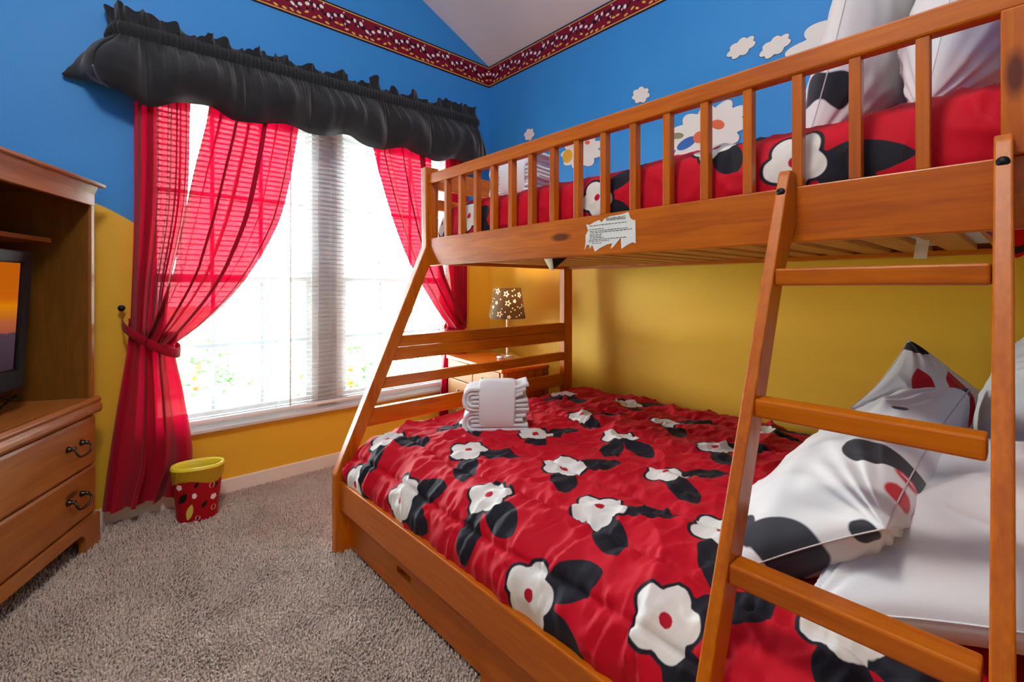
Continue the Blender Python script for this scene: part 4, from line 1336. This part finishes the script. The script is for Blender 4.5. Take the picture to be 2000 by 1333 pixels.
lathe('bulb', [(0, .395), (.018, .388), (.026, .370), (.024, .352), (.014, .335), (.010, .328)], emit('warm_bulb', '#ffd9a0', 12.0), lamp, n=20, local=True)
ld = bpy.data.lights.new('lamp_light', 'POINT'); ld.energy = 3.2; ld.color = (1.0, .72, .42); ld.shadow_soft_size = .03
lo = bpy.data.objects.new('lamp_light', ld); COL.objects.link(lo); lo.parent = lamp; lo.location = (0, 0, .41)

# ================================================================== CLOUD DECALS
CW = plain('decal_white', '#e4ded8', .6)
CO = plain('decal_outline', '#3b4a5a', .6)
PAT = {'y': plain('decal_yellow', '#dfa41e', .6), 'b': plain('decal_blue', '#2b62b0', .6), 'o': plain('decal_orange', '#d8633f', .6), 'g': plain('decal_olive', '#8b8660', .6)}
def cloud(label, y, z, w, h, seed, tilt=0.0, lobes=9, patches=(), group='cloud decals on the blue wall'):
    t = thing('cloud_decal', label, 'wall decal', (-.0005, y, z), group=group)
    r = random.Random(seed)
    ph = r.uniform(0, 6)
    def outl(grow):
        pts = []
        for k in range(lobes * 12):
            a = 2 * PI * k / (lobes * 12)
            lob = abs(math.sin(lobes * a / 2 + ph))
            rad = .80 + .24 * lob + .05 * math.sin(2 * a + ph)
            yy = (w / 2 * rad + grow) * math.cos(a); zz = (h / 2 * rad + grow) * math.sin(a)
            c, s = math.cos(tilt), math.sin(tilt)
            pts.append((yy * c - zz * s, yy * s + zz * c))
        return pts
    prism('outline', outl(.0022), 0, -.0012, 0, CO, t, 0, True)
    prism('cloud_fill', outl(0), 0, -.0022, -.0012, CW, t, 0, True)
    for k, (py, pz, a, b, an, c) in enumerate(patches):
        pts = []
        for q in range(20):
            th = 2 * PI * q / 20
            u, v = a * math.cos(th), b * math.sin(th)
            pts.append((py + u * math.cos(an) - v * math.sin(an), pz + u * math.sin(an) + v * math.cos(an)))
        prism('patch', pts, 0, -.003 - .0002 * k, -.0022, PAT[c], t, 0, True)
    return t
cloud('tiny white cloud decal closest to the room corner', -.44, 2.117, .095, .085, 1, 0, 6)
cloud('small white cloud decal above the middle of the guard rail', -1.322, 2.123, .115, .085, 2, .2, 7)
cloud('left of two small cloud decals high on the blue wall', -1.859, 2.183, .125, .085, 3, -.25, 7)
cloud('right of two small cloud decals high on the blue wall', -2.005, 2.133, .125, .085, 4, -.3, 7)
cloud('large white cloud decal behind the standing pillow', -2.29, 2.06, .50, .26, 5, 0, 9)
cloud('white cloud decal with a yellow round patch behind the guard rail', -.90, 1.90, .34, .20, 6, .1, 9, ((.11, -.005, .042, .042, 0, 'y'), (-.05, .045, .02, .012, .3, 'o')))
cloud('white cloud decal with blue and orange patches behind the guard rail', -1.69, 1.83, .40, .27, 7, -.1, 11,
      ((.10, -.035, .055, .026, -.3, 'b'), (.03, -.02, .035, .03, .2, 'o'), (-.06, .02, .035, .022, .5, 'o'), (.15, .015, .035, .016, .2, 'g')))

# ================================================================== CEILING LIGHT (behind the camera's view)
cx_, cy_ = -2.3, -2.3
cz_ = ZC - SL * RIDGE - SL * abs(cx_ - RIDGE)
clt = thing('ceiling_light', 'white glass ceiling light on the vaulted ceiling', 'ceiling light', (cx_, cy_, cz_ - .40))
lathe('canopy', [(0, .40), (.07, .40), (.07, .36), (.012, .34), (.012, .12), (.06, .10), (.06, .09)], WHITE, clt, n=30, local=True)
lathe('glass_bowl', [(0, 0), (.09, .012), (.15, .045), (.18, .09), (.06, .10)], emit('lit_glass_bowl', '#fff2e2', 9.0), clt, n=36, local=True)
cd = bpy.data.lights.new('ceiling_lamp_light', 'POINT'); cd.energy = ROOM_LIGHT; cd.color = (1.0, .95, .88); cd.shadow_soft_size = .18
co = bpy.data.objects.new('ceiling_lamp_light', cd); COL.objects.link(co); co.parent = clt; co.location = (0, 0, -.12)
